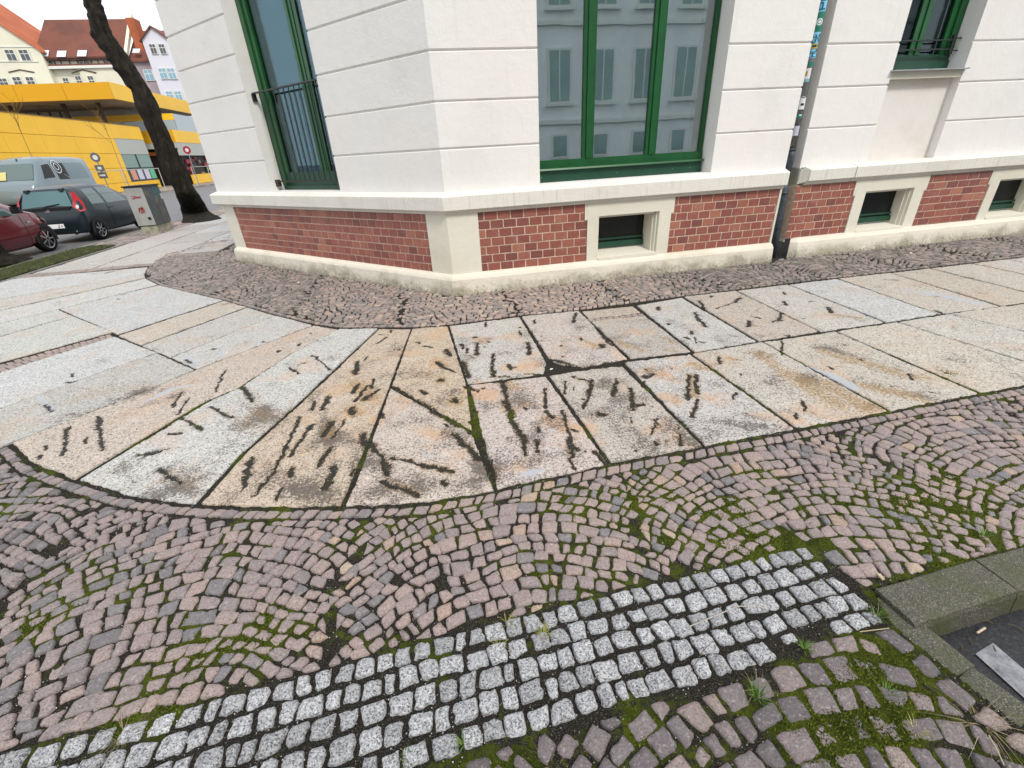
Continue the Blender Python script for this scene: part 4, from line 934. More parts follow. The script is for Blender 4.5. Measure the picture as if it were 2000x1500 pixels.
# plaster storey with V-grooves
GRV = [1.60, 2.04, 2.475, 2.91, 3.345, 3.78]
def wall_profile(e, z0=1.150, z1=9.0, grooves=GRV):
    p = [(z0, e)]
    for g_z in grooves: p += [(g_z - .016, e), (g_z - .004, e - .020), (g_z + .006, e - .020), (g_z + .015, e)]
    return p + [(z1, e)]
def wall_strip(name, path, e, parent, ein=-.36, z0=1.15, mat='plaster', grooves=GRV, z1=9.0):
    p = wall_profile(e, z0, z1, grooves); return sweep(name, [(z0, ein)] + p + [(z1, ein)], path, mat, parent)
wall_strip('plaster_wall', [C0 + uR * 1.163, C0, C0 + uL * 1.93], -.10, CB)
wall_strip('plaster_wall', [C0 + uR * 4.43, C0 + uR * 3.37], -.10, CB)
wall_strip('plaster_wall', [C0 + uL * 3.63, C0 + uL * 5.46, C0 + uL * 5.46 + UA * 9], -.10, CB)
wb('window_head', Rp, 1.163, 3.37, -.36, -.10, 4.1, 9.0, 'plaster', CB); wb('window_head', Lp, 1.93, 3.63, -.36, -.10, 4.6, 9.0, 'plaster', CB)
# big three-light window
W1 = wb('window', Rp, 1.165, 3.34, -.372, -.362, 1.42, 4.1, 'glass', CB)
for s0, s1, z0, z1, e in [(1.80, 1.86, 1.42, 4.1, -.315), (2.62, 2.68, 1.42, 4.1, -.315)]: wb('mullion', Rp, s0, s1, -.40, e, z0, z1, 'green', W1)
for s0, s1 in [(1.76, 1.80), (1.86, 1.90), (2.58, 2.62), (2.68, 2.72), (1.165, 1.20), (3.315, 3.36)]: wb('sash_stile', Rp, s0, s1, -.39, -.335, 1.42, 4.1, 'green', W1)
wb('bottom_rail', Rp, 1.165, 3.36, -.40, -.325, 1.335, 1.42, 'green', W1)
g = Geo(); prof = [(1.305, -.40), (1.305, -.268), (1.312, -.255), (1.330, -.262), (1.338, -.326), (1.338, -.40)]; V = []
for s in (1.165, 3.352):
    for z, e in prof: V.append(Rp(s, e, z))
g.add(V, [(i, (i + 1) % 6, 6 + (i + 1) % 6, 6 + i) for i in range(6)] + [tuple(range(6)), tuple(range(6, 12))]); g.build('drip_rail', 'green', W1)
wb('sill_board', Rp, 1.165, 3.345, -.40, -.30, 1.182, 1.304, 'green_dark', W1)
for s in (1.23, 2.2, 3.19, 2.95): wb('screw', Rp, s, s + .008, -.30, -.296, 1.236, 1.244, 'zinc', W1)
wb('window_ledge', Rp, 1.163, 3.372, -.40, -.098, 1.140, 1.180, 'plaster', CB)
wb('curtain', Rp, 1.22, 3.30, -.62, -.60, 1.2, 4.1, 'curtain', W1)
wb('room_wall', Rp, 1.0, 3.5, -1.2, -1.15, 1.0, 4.3, 'room', CB); wb('room_wall', Rp, 3.38, 3.44, -1.149, -.41, 1.0, 4.3, 'room', CB); wb('room_wall', Rp, 1.08, 1.14, -1.149, -.41, 1.0, 4.3, 'room', CB)
# french window with bar guard on the chamfer
W2 = wb('window', Lp, 2.02, 3.60, -.372, -.362, 1.42, 4.6, 'glass_side', CB)
wb('frame_stile', Lp, 3.53, 3.632, -.40, -.31, 1.24, 4.6, 'green', W2); wb('frame_stile', Lp, 1.932, 2.0, -.40, -.31, 1.24, 4.6, 'green', W2)
wb('sash_stile', Lp, 3.44, 3.53, -.39, -.33, 1.42, 4.6, 'green', W2)
for s0, s1, e in [(2.47, 2.53, -.335), (2.53, 2.585, -.32), (2.39, 2.47, -.345)]: wb('mullion', Lp, s0, s1, -.40, e, 1.42, 4.6, 'green', W2)
wb('bottom_rail', Lp, 1.935, 3.53, -.40, -.335, 1.24, 1.42, 'green_dark', W2); wb('sill_board', Lp, 1.935, 3.6, -.40, -.30, 1.182, 1.239, 'green_dark', W2)
wb('window_ledge', Lp, 1.932, 3.632, -.40, -.098, 1.140, 1.180, 'plaster', CB)
MAT['dark_curtain'] = simple('dark_curtain', (.10, .16, .17), .9, .1); wb('curtain', Lp, 2.7, 3.5, -.56, -.54, 1.2, 4.6, 'dark_curtain', W2); wb('room_wall', Lp, 1.8, 3.9, -1.3, -1.25, 1.0, 4.8, 'room', CB); wb('room_wall', Lp, 3.66, 3.7, -1.249, -.41, 1.0, 4.8, 'room', CB); wb('room_wall', Lp, 1.84, 1.88, -1.249, -.41, 1.0, 4.8, 'room', CB)
GD = root('window_guard', None, None); GD.parent = CB; GD.location = Vector(Lp(2.8, -.2, 1.25)) - CB.location
g = Geo(); g.wbox(Lp, 1.94, 3.625, -.228, -.192, 2.45, 2.468); g.wbox(Lp, 3.60, 3.626, -.24, -.18, 2.36, 2.45); g.build('top_rail', 'iron', GD)
g = Geo(); g.wbox(Lp, 1.94, 3.60, -.222, -.198, 1.295, 1.312); g.wbox(Lp, 3.55, 3.626, -.235, -.185, 1.235, 1.33); g.build('bottom_rail', 'rust_iron', GD)
for i in range(13): s = 2.0 + i * .122; g = Geo(); g.tube([Lp(s, -.21, 1.31), Lp(s, -.21, 2.452)], .0075, 6); g.build('bar', 'iron', GD)
# niche with the downpipe
wb('pipe_niche', Rp, 4.44, 4.75, -.60, -.40, .0, 9, 'plaster', CB)
wb('plinth_return', Rp, 4.402, 4.43, -.40, -.072, .24, .929, 'plinth', CB)
# ================================================================== ADJOINING WING
AW = root('adjoining_house', 'cream plastered house set back to the right of the downpipe, with zinc window sill', 'building', tuple(C0 + uR * 6) + (0,))
apath = [C0 + uR * 10.4, C0 + uR * 4.70]
base_course('plinth_base', [C0 + uR * 10.4 - nR * .02, C0 + uR * 4.85 - nR * .02, C0 + uR * 4.76 - nR * .10], AW, prof=((0, -.03), (.06, -.04), (.15, -.05), (.20, -.06), (.222, -.085), (.25, -.16), (.25, -.5)))
for a, b in ((10.4, 5.548), (5.532, 4.83)):
    sweep('ledge', [(.94, -.5), (.94, -.165), (.965, -.155), (.99, -.13), (.992, -.105), (1.118, -.10), (1.128, -.11), (1.16, -.22), (1.16, -.5)], [C0 + uR * a, C0 + uR * b], 'ledge', AW)
g = Geo(); g.hexa([Rp(4.755, -.40, .93), Rp(4.829, -.40, .93), Rp(4.829, -.12, .99), Rp(4.755, -.20, .95), Rp(4.755, -.40, 1.15), Rp(4.829, -.40, 1.15), Rp(4.829, -.105, 1.127), Rp(4.755, -.19, 1.14)]); g.build('ledge_end', 'ledge', AW)
wall_strip('plaster_wall', [C0 + uR * 5.78, C0 + uR * 4.752], -.22, AW, ein=-.62)
wall_strip('plaster_wall', [C0 + uR * 10.4, C0 + uR * 6.88], -.22, AW, ein=-.62)
wb('channel_side', Rp, 4.755, 4.775, -.60, -.222, .2, 1.15, 'plinth', AW)
wb('window_head', Rp, 5.781, 6.879, -.62, -.22, 4.2, 9, 'plaster', AW)
# recessed apron under the window, with its small cove
wb('apron', Rp, 5.781, 6.879, -.62, -.325, 1.15, 2.10, 'apron', AW); wb('apron_head', Rp, 5.781, 6.879, -.62, -.226, 2.101, 2.186, 'plinth', AW)
g = Geo(); g.hexa([Rp(5.755, -.60, 2.188), Rp(6.905, -.60, 2.188), Rp(6.905, -.165, 2.178), Rp(5.755, -.165, 2.178), Rp(5.755, -.60, 2.225), Rp(6.905, -.60, 2.225), Rp(6.905, -.165, 2.192), Rp(5.755, -.165, 2.192)]); g.build('window_sill', 'zinc', AW)
W3 = wb('window', Rp, 5.8, 6.86, -.50, -.49, 2.38, 4.2, 'glass_dark', AW)
wb('bottom_rail', Rp, 5.785, 6.875, -.54, -.46, 2.31, 2.38, 'green_dark', W3); wb('sill_board', Rp, 5.785, 6.875, -.54, -.44, 2.226, 2.309, 'green_dark', W3)
for s0, s1, e, m in [(5.785, 5.86, -.44, 'green'), (6.78, 6.875, -.44, 'green'), (6.30, 6.37, -.45, 'green'), (6.70, 6.78, -.465, 'green'), (6.22, 6.30, -.465, 'green')]: wb('sash_stile', Rp, s0, s1, -.54, e, 2.38, 4.2, m, W3)
wb('room_wall', Rp, 5.8, 6.85, -.70, -.68, 2.2, 4.2, 'room', W3)
GD2 = root('window_guard', None, None); GD2.parent = AW; GD2.location = Vector(Rp(6.3, -.38, 2.45)) - AW.location
for z in (2.415, 2.51):
    wb('guard_bar', Rp, 5.79, 6.74, -.395, -.375, z, z + .014, 'iron', GD2)
wb('guard_bracket', Rp, 6.74, 6.765, -.40, -.37, 2.375, 2.57, 'iron', GD2); wb('guard_bracket', Rp, 6.766, 6.875, -.395, -.375, 2.40, 2.412, 'iron', GD2); wb('guard_bracket', Rp, 6.766, 6.875, -.395, -.375, 2.53, 2.542, 'iron', GD2)
ab = masonry(AW, Rp, 4.745, 5.70, .250, .935, -.188, 7, .152) + masonry(AW, Rp, 6.862, 8.02, .255, .935, -.188, 7, .20) + masonry(AW, Rp, 9.15, 10.4, .255, .935, -.188, 7, .16)
for b in ab: mk('brick', b[1], b[2], 'brick', AW, rnd=b[3])
cellar_window(AW, Rp, 5.87, 6.68, 5.703, 6.858, -.17, z0=.33, z1=.79, zb=.245, zt=.938, lip=1)
cellar_window(AW, Rp, 8.19, 8.98, 8.023, 9.147, -.17, z0=.34, z1=.80, zb=.245, zt=.938, lip=1)
# downpipe
DP = root('downpipe', 'grey downpipe plastered with blue and white stickers in the niche between the two houses', 'downpipe', Rp(4.545, -.25, 0))
ps, pe = 4.64, -.30
def tp(name, pts, r, mat, **k): g = Geo(); g.tube([np.array(p) for p in pts], r, k.get('n', 18)); return g.build(name, mat, DP, smooth=True)
tp('pipe', [Rp(ps, pe, z) for z in (1.32, 2, 4, 9)], .046, 'pipe')
tp('pipe', [Rp(ps, pe, 1.38), Rp(ps, pe, 1.28), Rp(ps, pe, 1.0)], .049, 'pipe_dark')
tp('pipe', [Rp(ps, pe, 1.0), Rp(ps + .005, pe + .02, .85), Rp(ps + .01, pe + .04, .5), Rp(ps + .01, pe + .05, -.03)], .045, 'pipe_dark')
tp('pipe_collar', [Rp(ps, pe, 1.355), Rp(ps, pe, 1.385)], .054, 'pipe_dark'); tp('pipe_collar', [Rp(ps + .005, pe + .018, .86), Rp(ps + .005, pe + .02, .83)], .055, 'pipe_dark')
def sticker(z0, z1, th0, th1, mat, r=.0470, nm='sticker'):
    V, Fc = [], []; n = 10
    for i in range(n + 1):
        th = th0 + (th1 - th0) * i / n
        for z in (z0, z1):
            p = np.array(Rp(ps + r * math.sin(th), pe + r * math.cos(th), z)); V.append(p)
    for i in range(n): Fc.append((2 * i, 2 * i + 2, 2 * i + 3, 2 * i + 1))
    return mk(nm, V, Fc, mat, DP)
tc = -.6
flat('sticker_blue', (.25, .62, .85)); flat('sticker_navy', (.01, .14, .24)); flat('sticker_green', (.02, .22, .15)); flat('sticker_white', (.78, .80, .82)); flat('sticker_lilac', (.55, .56, .68)); flat('sticker_yellow', (.55, .38, .06)); flat('sticker_black', (.02, .02, .025)); flat('sticker_cyan', (.22, .5, .6))
sticker(2.35, 3.40, tc - 1.0, tc + .9, 'sticker_blue')
sticker(2.60, 2.79, tc - 1.02, tc + .92, 'sticker_green', .0475)
LET = {'H': [(0,0,0,1),(1,0,1,1),(0,.5,1,.5)], 'O': [(0,0,0,1),(1,0,1,1),(0,0,1,0),(0,1,1,1)], 'U': [(0,0,0,1),(1,0,1,1),(0,0,1,0)], 'S': [(0,0,1,0),(1,0,1,.5),(0,.5,1,.5),(0,.5,0,1),(0,1,1,1)], 'E': [(0,0,0,1),(0,0,1,0),(0,.5,.8,.5),(0,1,1,1)], 'P': [(0,0,0,1),(0,1,1,1),(1,.5,1,1),(0,.5,1,.5)], 'W': [(0,0,0,1),(1,0,1,1),(0,0,1,0),(.5,0,.5,.6)], 'R': [(0,0,0,1),(0,1,1,1),(1,.5,1,1),(0,.5,1,.5),(.4,.5,1,0)]}
def vtext(txt, z, lh, th0, th1, mat):   # letters read upwards, their tops towards the left of the pipe
    for ch in txt:
        g = Geo()
        for x0, y0, x1, y1 in LET[ch]:
            def P(x, y): th = th1 + (th0 - th1) * y; return np.array(Rp(ps + .0481 * math.sin(th), pe + .0481 * math.cos(th), z + x * lh * .72))
            w = .055 * 1.0; dx, dy = x1 - x0, y1 - y0; L = math.hypot(dx, dy); nx, ny = -dy / L * .13, dx / L * .13
            n = 5; V = []; Fc = []
            for i in range(n + 1):
                t = i / n; V += [P(x0 + dx * t + nx, y0 + dy * t + ny), P(x0 + dx * t - nx, y0 + dy * t - ny)]
            for i in range(n): Fc.append((2 * i, 2 * i + 2, 2 * i + 3, 2 * i + 1))
            g.add(V, Fc)
        g.build('letter', mat, DP); z += lh
vtext('HOUSE', 2.36, .047, tc - .75, tc + .65, 'sticker_navy'); vtext('POWER', 2.81, .085, tc - .75, tc + .65, 'sticker_navy')
def disc(zc, r0, r1, mat, rr=.0482):
    V, Fc = [], []; n = 24
    for i in range(n):
        a = 2 * math.pi * i / n
        for q in (r0, r1): th = tc + q * math.cos(a) / .048; V.append(np.array(Rp(ps + rr * math.sin(th), pe + rr * math.cos(th), zc + q * math.sin(a))))
    for i in range(n): k = (i + 1) % n; Fc.append((2 * i, 2 * k, 2 * k + 1, 2 * i + 1))
    return mk('sticker', V, Fc, mat, DP)
disc(2.695, .022, .034, 'sticker_white'); disc(2.695, .001, .016, 'sticker_white')
sticker(2.44, 2.49, tc - .6, tc + .7, 'sticker_yellow', .0486); sticker(2.455, 2.475, tc - .5, tc + .5, 'sticker_black', .0489)
sticker(2.27, 2.31, tc - .8, tc + .8, 'sticker_green'); sticker(2.12, 2.25, tc - .9, tc + .5, 'sticker_white'); sticker(2.17, 2.22, tc - .9, tc - .2, 'sticker_yellow', .0474); sticker(2.11, 2.14, tc - .9, tc + .5, 'sticker_cyan', .0476)
sticker(1.82, 1.94, tc - .7, tc + .8, 'sticker_white'); disc(1.93, .024, .03, 'sticker_white'); sticker(1.86, 1.885, tc - .3, tc + .5, 'sticker_black', .0474)
sticker(1.73, 1.77, tc - .6, tc + .8, 'sticker_green'); sticker(1.75, 1.765, tc - .1, tc + .5, 'sticker_white', .0474)
sticker(1.53, 1.64, tc - .8, tc + .7, 'sticker_lilac')
# ================================================================== LEFT STREET: tree, cabinet, cars
def bark():
    m = MB_('bark', .9, .15); n = m.noise(9, 6, .7, stretch=(1, 1, .35)); n2 = m.noise(40, 4, .7)
    c = m.ramp(n, [(.3, (.006, .005, .004)), (.55, (.03, .025, .02)), (.8, (.09, .08, .06))]); c = m.mix(m.math('MULTIPLY', m.sstep(m.noise(3, 3, .5), .55, .8), .4), c, (.035, .045, .02))
    m.col(c); m.bump(m.math('ADD', n, m.math('MULTIPLY', n2, .4)), .09); return m.m
MAT['bark'] = bark()
def trunk(name, centre, rad, parent, n=16, lump=.12, seed=1, mat='bark'):
    """bark-covered tapering tube with burls and a flared foot"""
    c = [Vector(p) for p in centre]; pts, rs = [], []
    for i in range(len(c) - 1):
        for k in range(5): t = k / 5; pts.append(c[i].lerp(c[i + 1], t)); rs.append(rad[i] + (rad[i + 1] - rad[i]) * t)
    pts.append(c[-1]); rs.append(rad[-1]); V = []; Fc = []
    for i, p in enumerate(pts):
        for j in range(n):
            a = 2 * math.pi * j / n; k = 1 + lump * (float(vnoise(np.array(i * .55 + 9 * seed), np.array(j / n * 8.0 if j < n / 2 else (n - j) / n * 8.0), seed)) - .5) * 2 + .05 * math.sin(3 * a + i * .4)
            V.append((p.x + math.cos(a) * rs[i] * k, p.y + math.sin(a) * rs[i] * k, p.z))
    for i in range(len(pts) - 1):
        for j in range(n): Fc.append((i * n + j, i * n + (j + 1) % n, (i + 1) * n + (j + 1) % n, (i + 1) * n + j))
    return mk(name, V, Fc, mat, parent, smooth=True)
TR = root('street_tree', 'dark leaning street tree with a knobbly black trunk beside the grey cabinet', 'tree', tuple(G(395, 430)) + (0,), 'trees along the street kerb')
trace = [(364, 375, 20), (345, 337, 20), (326, 300, 18), (307, 250, 19), (287, 212, 20), (274, 175, 18), (257, 150, 19.5), (243, 130, 22), (221, 100, 19), (204, 75, 21), (194, 50, 17.5), (187, 25, 15.5), (180, 0, 15.5)]
cen = [Vector(tuple(G(394, 432)) + (-.03,)), Vector(tuple(G(388, 424)) + (.18,))]; rad = [.62, .40]
for X, Y, w in trace:
    a = Vector(Sp(*APl(X, Y, 17.9))); b = Vector(Sp(*APl(X + w, Y, 17.9))); cen.append(a); rad.append((b - a).length * 1.02)
trunk('trunk', cen, rad, TR, lump=.16, seed=3)
def limb(parent, p0, d, r, depth, L, seed=0):
    rr = random.Random(seed); g = Geo()
    def grow(p, d, r, L, dep):
        pts = [p]; rs = [r]
        for i in range(4):
            d = (d + Vector((rr.uniform(-.2, .2), rr.uniform(-.2, .2), rr.uniform(-.05, .2)))).normalized(); p = p + d * L / 4; pts.append(p); rs.append(r * (1 - .14 * (i + 1)))
        g.tube(pts, rs, 7 if dep > 2 else 4)
        if dep > 0:
            for k in range(3): grow(pts[2 + k % 3], (d + Vector((rr.uniform(-.9, .9), rr.uniform(-.9, .9), rr.uniform(-.2, .7)))).normalized(), rs[-1] * .7, L * .7, dep - 1)
    grow(p0, d, r, L, depth); return g.build('branch', 'bark', parent)
top = cen[-1]
for k, (dx, dy) in enumerate([(-.6, .1), (.35, .5), (.1, -.6)]): limb(TR, top - Vector((0, 0, .1 * k)), Vector((dx, dy, 1)).normalized(), rad[-1] * .75, 4, 2.6, k)
TB = G(-22, 512); TR2 = root('street_tree', 'mossy tree trunk at the left edge in the grass verge, with a broad flared foot', 'tree', tuple(TB) + (0,), 'trees along the street kerb')
trunk('trunk', [(TB[0] + .05, TB[1], -.03), (TB[0], TB[1], .12), (TB[0], TB[1], .4), (TB[0] - .02, TB[1], .9), (TB[0] - .05, TB[1], 2.4), (TB[0], TB[1], 5)], [.62, .42, .30, .25, .23, .2], TR2, lump=.14, seed=5)
limb(TR2, Vector((TB[0], TB[1], 4.9)), Vector((.1, .1, 1)), .15, 4, 2.4, 9)
# grey street cabinet
def cab_mat(name, base, marks):
    m = MB_(name, .55, .4); c = base; n = m.noise(3.5, 5, .6); c = m.mix(m.math('MULTIPLY', m.sstep(n, .45, .75), .5), c, (.16, .16, .13))
    if marks:
        n1 = m.noise(1.8, 3, .5); c = m.mix(m.math('MULTIPLY', m.sstep(n1, .50, .62), .7), c, (.015, .10, .13))
        n2 = m.noise(3.3, 2, .5); c = m.mix(m.math('MULTIPLY', m.sstep(n2, .56, .66), .6), c, (.17, .13, .08))
    m.col(c); return m.m
MAT['cabinet_pale'] = cab_mat('cabinet_pale', (.36, .365, .35), False); MAT['cabinet_dark'] = cab_mat('cabinet_sprayed', (.055, .058, .055), True)
MAT['cabinet_foot'] = simple('cabinet_foot', (.34, .33, .25), .8, .2, nscale=7, namt=.2); flat('spray_red', (.28, .02, .03)); flat('seam_black', (.01, .01, .01)); flat('notice_white', (.42, .44, .44))
ca = G(285, 452); cb = G(312, 455); cc = G(346, 446)
dA = np.array([0.0, 0.0]); 
CABR = root('utility_cabinet', 'grey street cabinet with red scribbles on its pale door and dark sprayed side', 'cabinet', tuple(cb) + (0,))
u1 = (ca - cb) / np.linalg.norm(ca - cb); u1 = -np.array([VA[0], VA[1]]); u2 = UA.copy(); wA, wB = .44, .88
def Cp(a, b, z): p = cb + u1 * a + u2 * b; return (p[0], p[1], z)
g = Geo(); g.hexa([Cp(.02, .02, 0), Cp(wA - .02, .02, 0), Cp(wA - .02, wB - .02, 0), Cp(.02, wB - .02, 0), Cp(.02, .02, .2), Cp(wA - .02, .02, .2), Cp(wA - .02, wB - .02, .2), Cp(.02, wB - .02, .2)]); g.build('foot', 'cabinet_foot', CABR)
g = Geo(); g.hexa([Cp(x, y, z) for z in (.21, 1.19) for x, y in ((0, 0), (wA, 0), (wA, wB), (0, wB))]); bo = g.build('cabinet_body', 'cabinet_dark', CABR)
g = Geo(); g.hexa([Cp(x, y, z) for z in (.22, 1.17) for x, y in ((.0, -.012), (wA, -.012), (wA, -.001), (.0, -.001))]); g.build('door', 'cabinet_pale', CABR)
g = Geo(); g.hexa([Cp(x, y, z) for z in (.22, 1.17) for x, y in ((-.012, .01), (-.001, .01), (-.001, wB * .5 - .008), (-.012, wB * .5 - .008))]); g.build('door', 'cabinet_dark', CABR)
g = Geo(); g.hexa([Cp(x, y, z) for z in (.22, 1.17) for x, y in ((-.012, wB * .5 + .008), (-.001, wB * .5 + .008), (-.001, wB - .01), (-.012, wB - .01))]); g.build('door', 'cabinet_dark', CABR)
g = Geo(); g.hexa([Cp(-.03, -.03, 1.191), Cp(wA + .03, -.03, 1.191), Cp(wA + .03, wB + .03, 1.191), Cp(-.03, wB + .03, 1.191), Cp(-.03, -.03, 1.225), Cp(wA + .03, -.03, 1.225), Cp(wA + .03, wB + .03, 1.225), Cp(-.03, wB + .03, 1.225)]); k = g.build('lid', 'seam_black', CABR)
g = Geo(); g.hexa([Cp(x, y, z) for z in (.36, .43) for x, y in ((.06, -.022), (.13, -.022), (.13, -.012), (.06, -.012))]); g.build('lock', 'seam_black', CABR)
g = Geo(); g.hexa([Cp(x, y, z) for z in (.83, .97) for x, y in ((-.016, .78), (-.013, .78), (-.013, .90), (-.016, .90))]); g.build('notice', 'notice_white', CABR)
g = Geo(); rr = random.Random(5)
for (z0, x0, x1, amp) in [(.95, .12, .46, .035), (.92, .14, .44, .03), (.66, .2, .38, .045), (.61, .18, .40, .05), (.56, .2, .38, .04)]:
    xs = np.linspace(x1, x0, 22); p = [(x, z0 + amp * rr.uniform(-1, 1)) for x in xs * .74]
    for (a, b), (c, d) in zip(p[:-1], p[1:]):
        L = math.hypot(c - a, d - b) + 1e-6; nx, nz = -(d - b) / L * .006, (c - a) / L * .006
        g.add([Cp(a + nx, -.0135, b + nz), Cp(c + nx, -.0135, d + nz), Cp(c - nx, -.0135, d - nz), Cp(a - nx, -.0135, b - nz)], [(0, 1, 2, 3)])
K('stuff', g.build('graffiti', 'spray_red', CABR))

# ---- vehicles
def paint(name, c, rough=.22, met=0.0):
    m = MB_(name, rough, .5); m.b.inputs['Coat Weight'].default_value = .6; m.b.inputs['Coat Roughness'].default_value = .05; m.b.inputs['Metallic'].default_value = met; m.col(c); return m.m
MAT['red_paint'] = paint('red_car_paint', (.14, .006, .012)); MAT['dark_paint'] = paint('petrol_car_paint', (.009, .020, .025), .33, .1); MAT['dark_paint'].node_tree.nodes['Principled BSDF'].inputs['Coat Weight'].default_value = .15; MAT['van_paint'] = paint('van_paint', (.15, .20, .22), .35, .1)
MAT['car_glass'] = simple('car_glass', (.08, .125, .12), .12, .9); MAT['rear_glass'] = simple('rear_glass', (.06, .15, .16), .06, .8); MAT['tyre'] = simple('tyre_rubber', (.012, .012, .012), .85, .2); MAT['rim'] = simple('alloy_rim', (.42, .43, .44), .3, .5, metal=.8)  # teal reflections are put into the base colour of both car glasses
MAT['black_trim'] = simple('black_trim', (.012, .012, .013), .5, .4); MAT['tail_red'] = paint('tail_light', (.42, .01, .015), .15); MAT['lamp_clear'] = simple('lamp_lens', (.62, .62, .60), .12, .8); MAT['plate'] = simple('number_plate', (.75, .76, .74), .4, .4); MAT['chrome'] = simple('chrome', (.8, .8, .8), .15, .8, metal=1)
def car(name, label, stations, at, heading, mat, wheels, wr, group=None):
    R = root(name, label, 'car' if 'van' not in name else 'van', at, group); ang = math.atan2(heading[1], heading[0]); R.rotation_euler = (0, 0, ang); LOCAL[0] = True
    st = np.array(stations, float); xs = st[:, 0]
    def ev(x): return [np.interp(x, xs, st[:, k]) for k in range(1, 6)]
    fine = sorted(set(list(np.linspace(xs[0], xs[-1], 46)) + list(xs))); V, Fc = [], []
    def sec(x):
        zb, zm, zt, hw, ht = ev(x); h = zt - zm
        pr = [(0, zb), (hw * .86, zb), (hw * .97, zb + .10), (hw, zb + (zm - zb) * .45), (hw * 1.0, zb + (zm - zb) * .62), (hw * .975, zm), (hw + (ht - hw) * .5 + .012, zm + h * .5), (ht + .015, zm + h * .86), (ht * .88, zm + h * .975), (ht * .5, zt + .008), (0, zt + .014)]
        return pr + [(-y, z) for y, z in pr[-2:0:-1]]
    for x in fine: V += [(x, y, z) for y, z in sec(x)]
    n = len(sec(xs[0]))
    for i in range(len(fine) - 1):
        for j in range(n): Fc.append((i * n + j, (i + 1) * n + j, (i + 1) * n + (j + 1) % n, i * n + (j + 1) % n))
    Fc.append(tuple(range(n))); Fc.append(tuple((len(fine) - 1) * n + j for j in range(n))[::-1])
    g = Geo(); g.add(V, Fc); body = g.build('body', mat, R, smooth=True)
    def surf(x, t, s, off=.006):
        zb, zm, zt, hw, ht = ev(x); h = zt - zm; P = [(hw * .975, zm), (hw + (ht - hw) * .5 + .012, zm + h * .5), (ht + .015, zm + h * .86)]
        tt = np.array([0, .5, .86]); y = np.interp(t, tt, [p[0] for p in P]); z = zm + h * t; return (x, s * (y + off), z)
    def sidepane(nm, x0, x1, t0, t1, m, x0b=None, x1b=None, off=.006):
        x0b = x0 if x0b is None else x0b; x1b = x1 if x1b is None else x1b
        for s in (1, -1):
            V, Fc = [], []; N = 8
            for i in range(N + 1):
                for j in range(5): t = t0 + (t1 - t0) * j / 4; a = x0 + (x0b - x0) * j / 4; b = x1 + (x1b - x1) * j / 4; V.append(surf(a + (b - a) * i / N, t, s, off))
            for i in range(N):
                for j in range(4): k = i * 5 + j; Fc.append((k, k + 5, k + 6, k + 1))
            g = Geo(); g.add(V, Fc); g.build(nm, m, R, smooth=True)
    for wx in wheels:
        for s in (1, -1):
            hw = ev(wx)[3]; g = Geo(); V = []; N = 20
            for i in range(N + 1):
                a = math.pi * i / N * 1.14 - .07 * math.pi; V += [(wx + math.cos(a) * (wr + .055), s * (hw + .006), wr + math.sin(a) * (wr + .055)), (wx + math.cos(a) * (wr - .1), s * (hw + .004), wr + math.sin(a) * (wr - .1))]
            g.add(V, [(2 * i, 2 * i + 2, 2 * i + 3, 2 * i + 1) for i in range(N)]); g.build('wheel_arch', 'black_trim', R)
            W_ = root('wheel', None, None, (wx, s * (hw - .085), wr)); W_.parent = R
            pr = [(wr - .085, -.09), (wr - .02, -.09), (wr, -.06), (wr, .06), (wr - .02, .092), (wr - .085, .095)]; V, Fc = [], []; N = 28
            for i in range(N):
                a = 2 * math.pi * i / N; V += [(math.cos(a) * r, s * y, math.sin(a) * r) for r, y in pr]
            for i in range(N):
                for j in range(5): k = (i + 1) % N; Fc.append((i * 6 + j, k * 6 + j, k * 6 + j + 1, i * 6 + j + 1))
            g = Geo(); g.add(V, Fc); g.build('tyre', 'tyre', W_, smooth=True)
            g = Geo(); V = []; ri = wr - .085
            for i in range(N): a = 2 * math.pi * i / N; V += [(math.cos(a) * ri, s * .09, math.sin(a) * ri), (math.cos(a) * (ri - .018), s * .085, math.sin(a) * (ri - .018))]
            g.add(V, [(2 * i, 2 * ((i + 1) % N), 2 * ((i + 1) % N) + 1, 2 * i + 1) for i in range(N)])
            for k in range(7):
                a = 2 * math.pi * k / 7; c, d = math.cos(a), math.sin(a); w = .016
                g.add([(c * .03 - d * w, s * .095, d * .03 + c * w), (c * .03 + d * w, s * .095, d * .03 - c * w), (c * ri + d * w, s * .085, d * ri - c * w), (c * ri - d * w, s * .085, d * ri + c * w)], [(0, 1, 2, 3)])
            g.build('rim', 'rim', W_)
            g = Geo(); V = [(math.cos(2 * math.pi * i / N) * ri, s * .04, math.sin(2 * math.pi * i / N) * ri) for i in range(N)]; g.add(V, [tuple(range(N))]); g.build('hub_well', 'black_trim', W_)
    return R, sidepane, ev, surf
def CARPOS(X, Y, wx, hw):
    q = G(X, Y, -.14); return Sp(float(VA @ q) - hw, float(UA @ q) - wx, -.14)
def seam_line(R, ev, x, nm='door_seam'):
    zb, zm, zt, hw, ht = ev(x)
    for s_ in (1, -1):
        g = Geo(); g.tube([(x + .02, s_ * (hw * .97 + .001), zb + .10), (x, s_ * (hw + .001), zb + (zm - zb) * .45), (x, s_ * (hw + .001), zb + (zm - zb) * .62), (x - .02, s_ * (hw * .975 + .001), zm)], .006, 4); g.build(nm, 'seam_black', R)
def handle(R, ev, x):
    zb, zm, zt, hw, ht = ev(x)
    for s_ in (1, -1): g = Geo(); g.tube([(x, s_ * (hw + .018), zm - .10), (x + .16, s_ * (hw + .018), zm - .10)], .012, 6); g.build('door_handle', 'black_trim', R)
def pane(R, nm, P, mat):
    g = Geo(); g.add(P, [tuple(range(len(P)))]); return g.build(nm, mat, R)
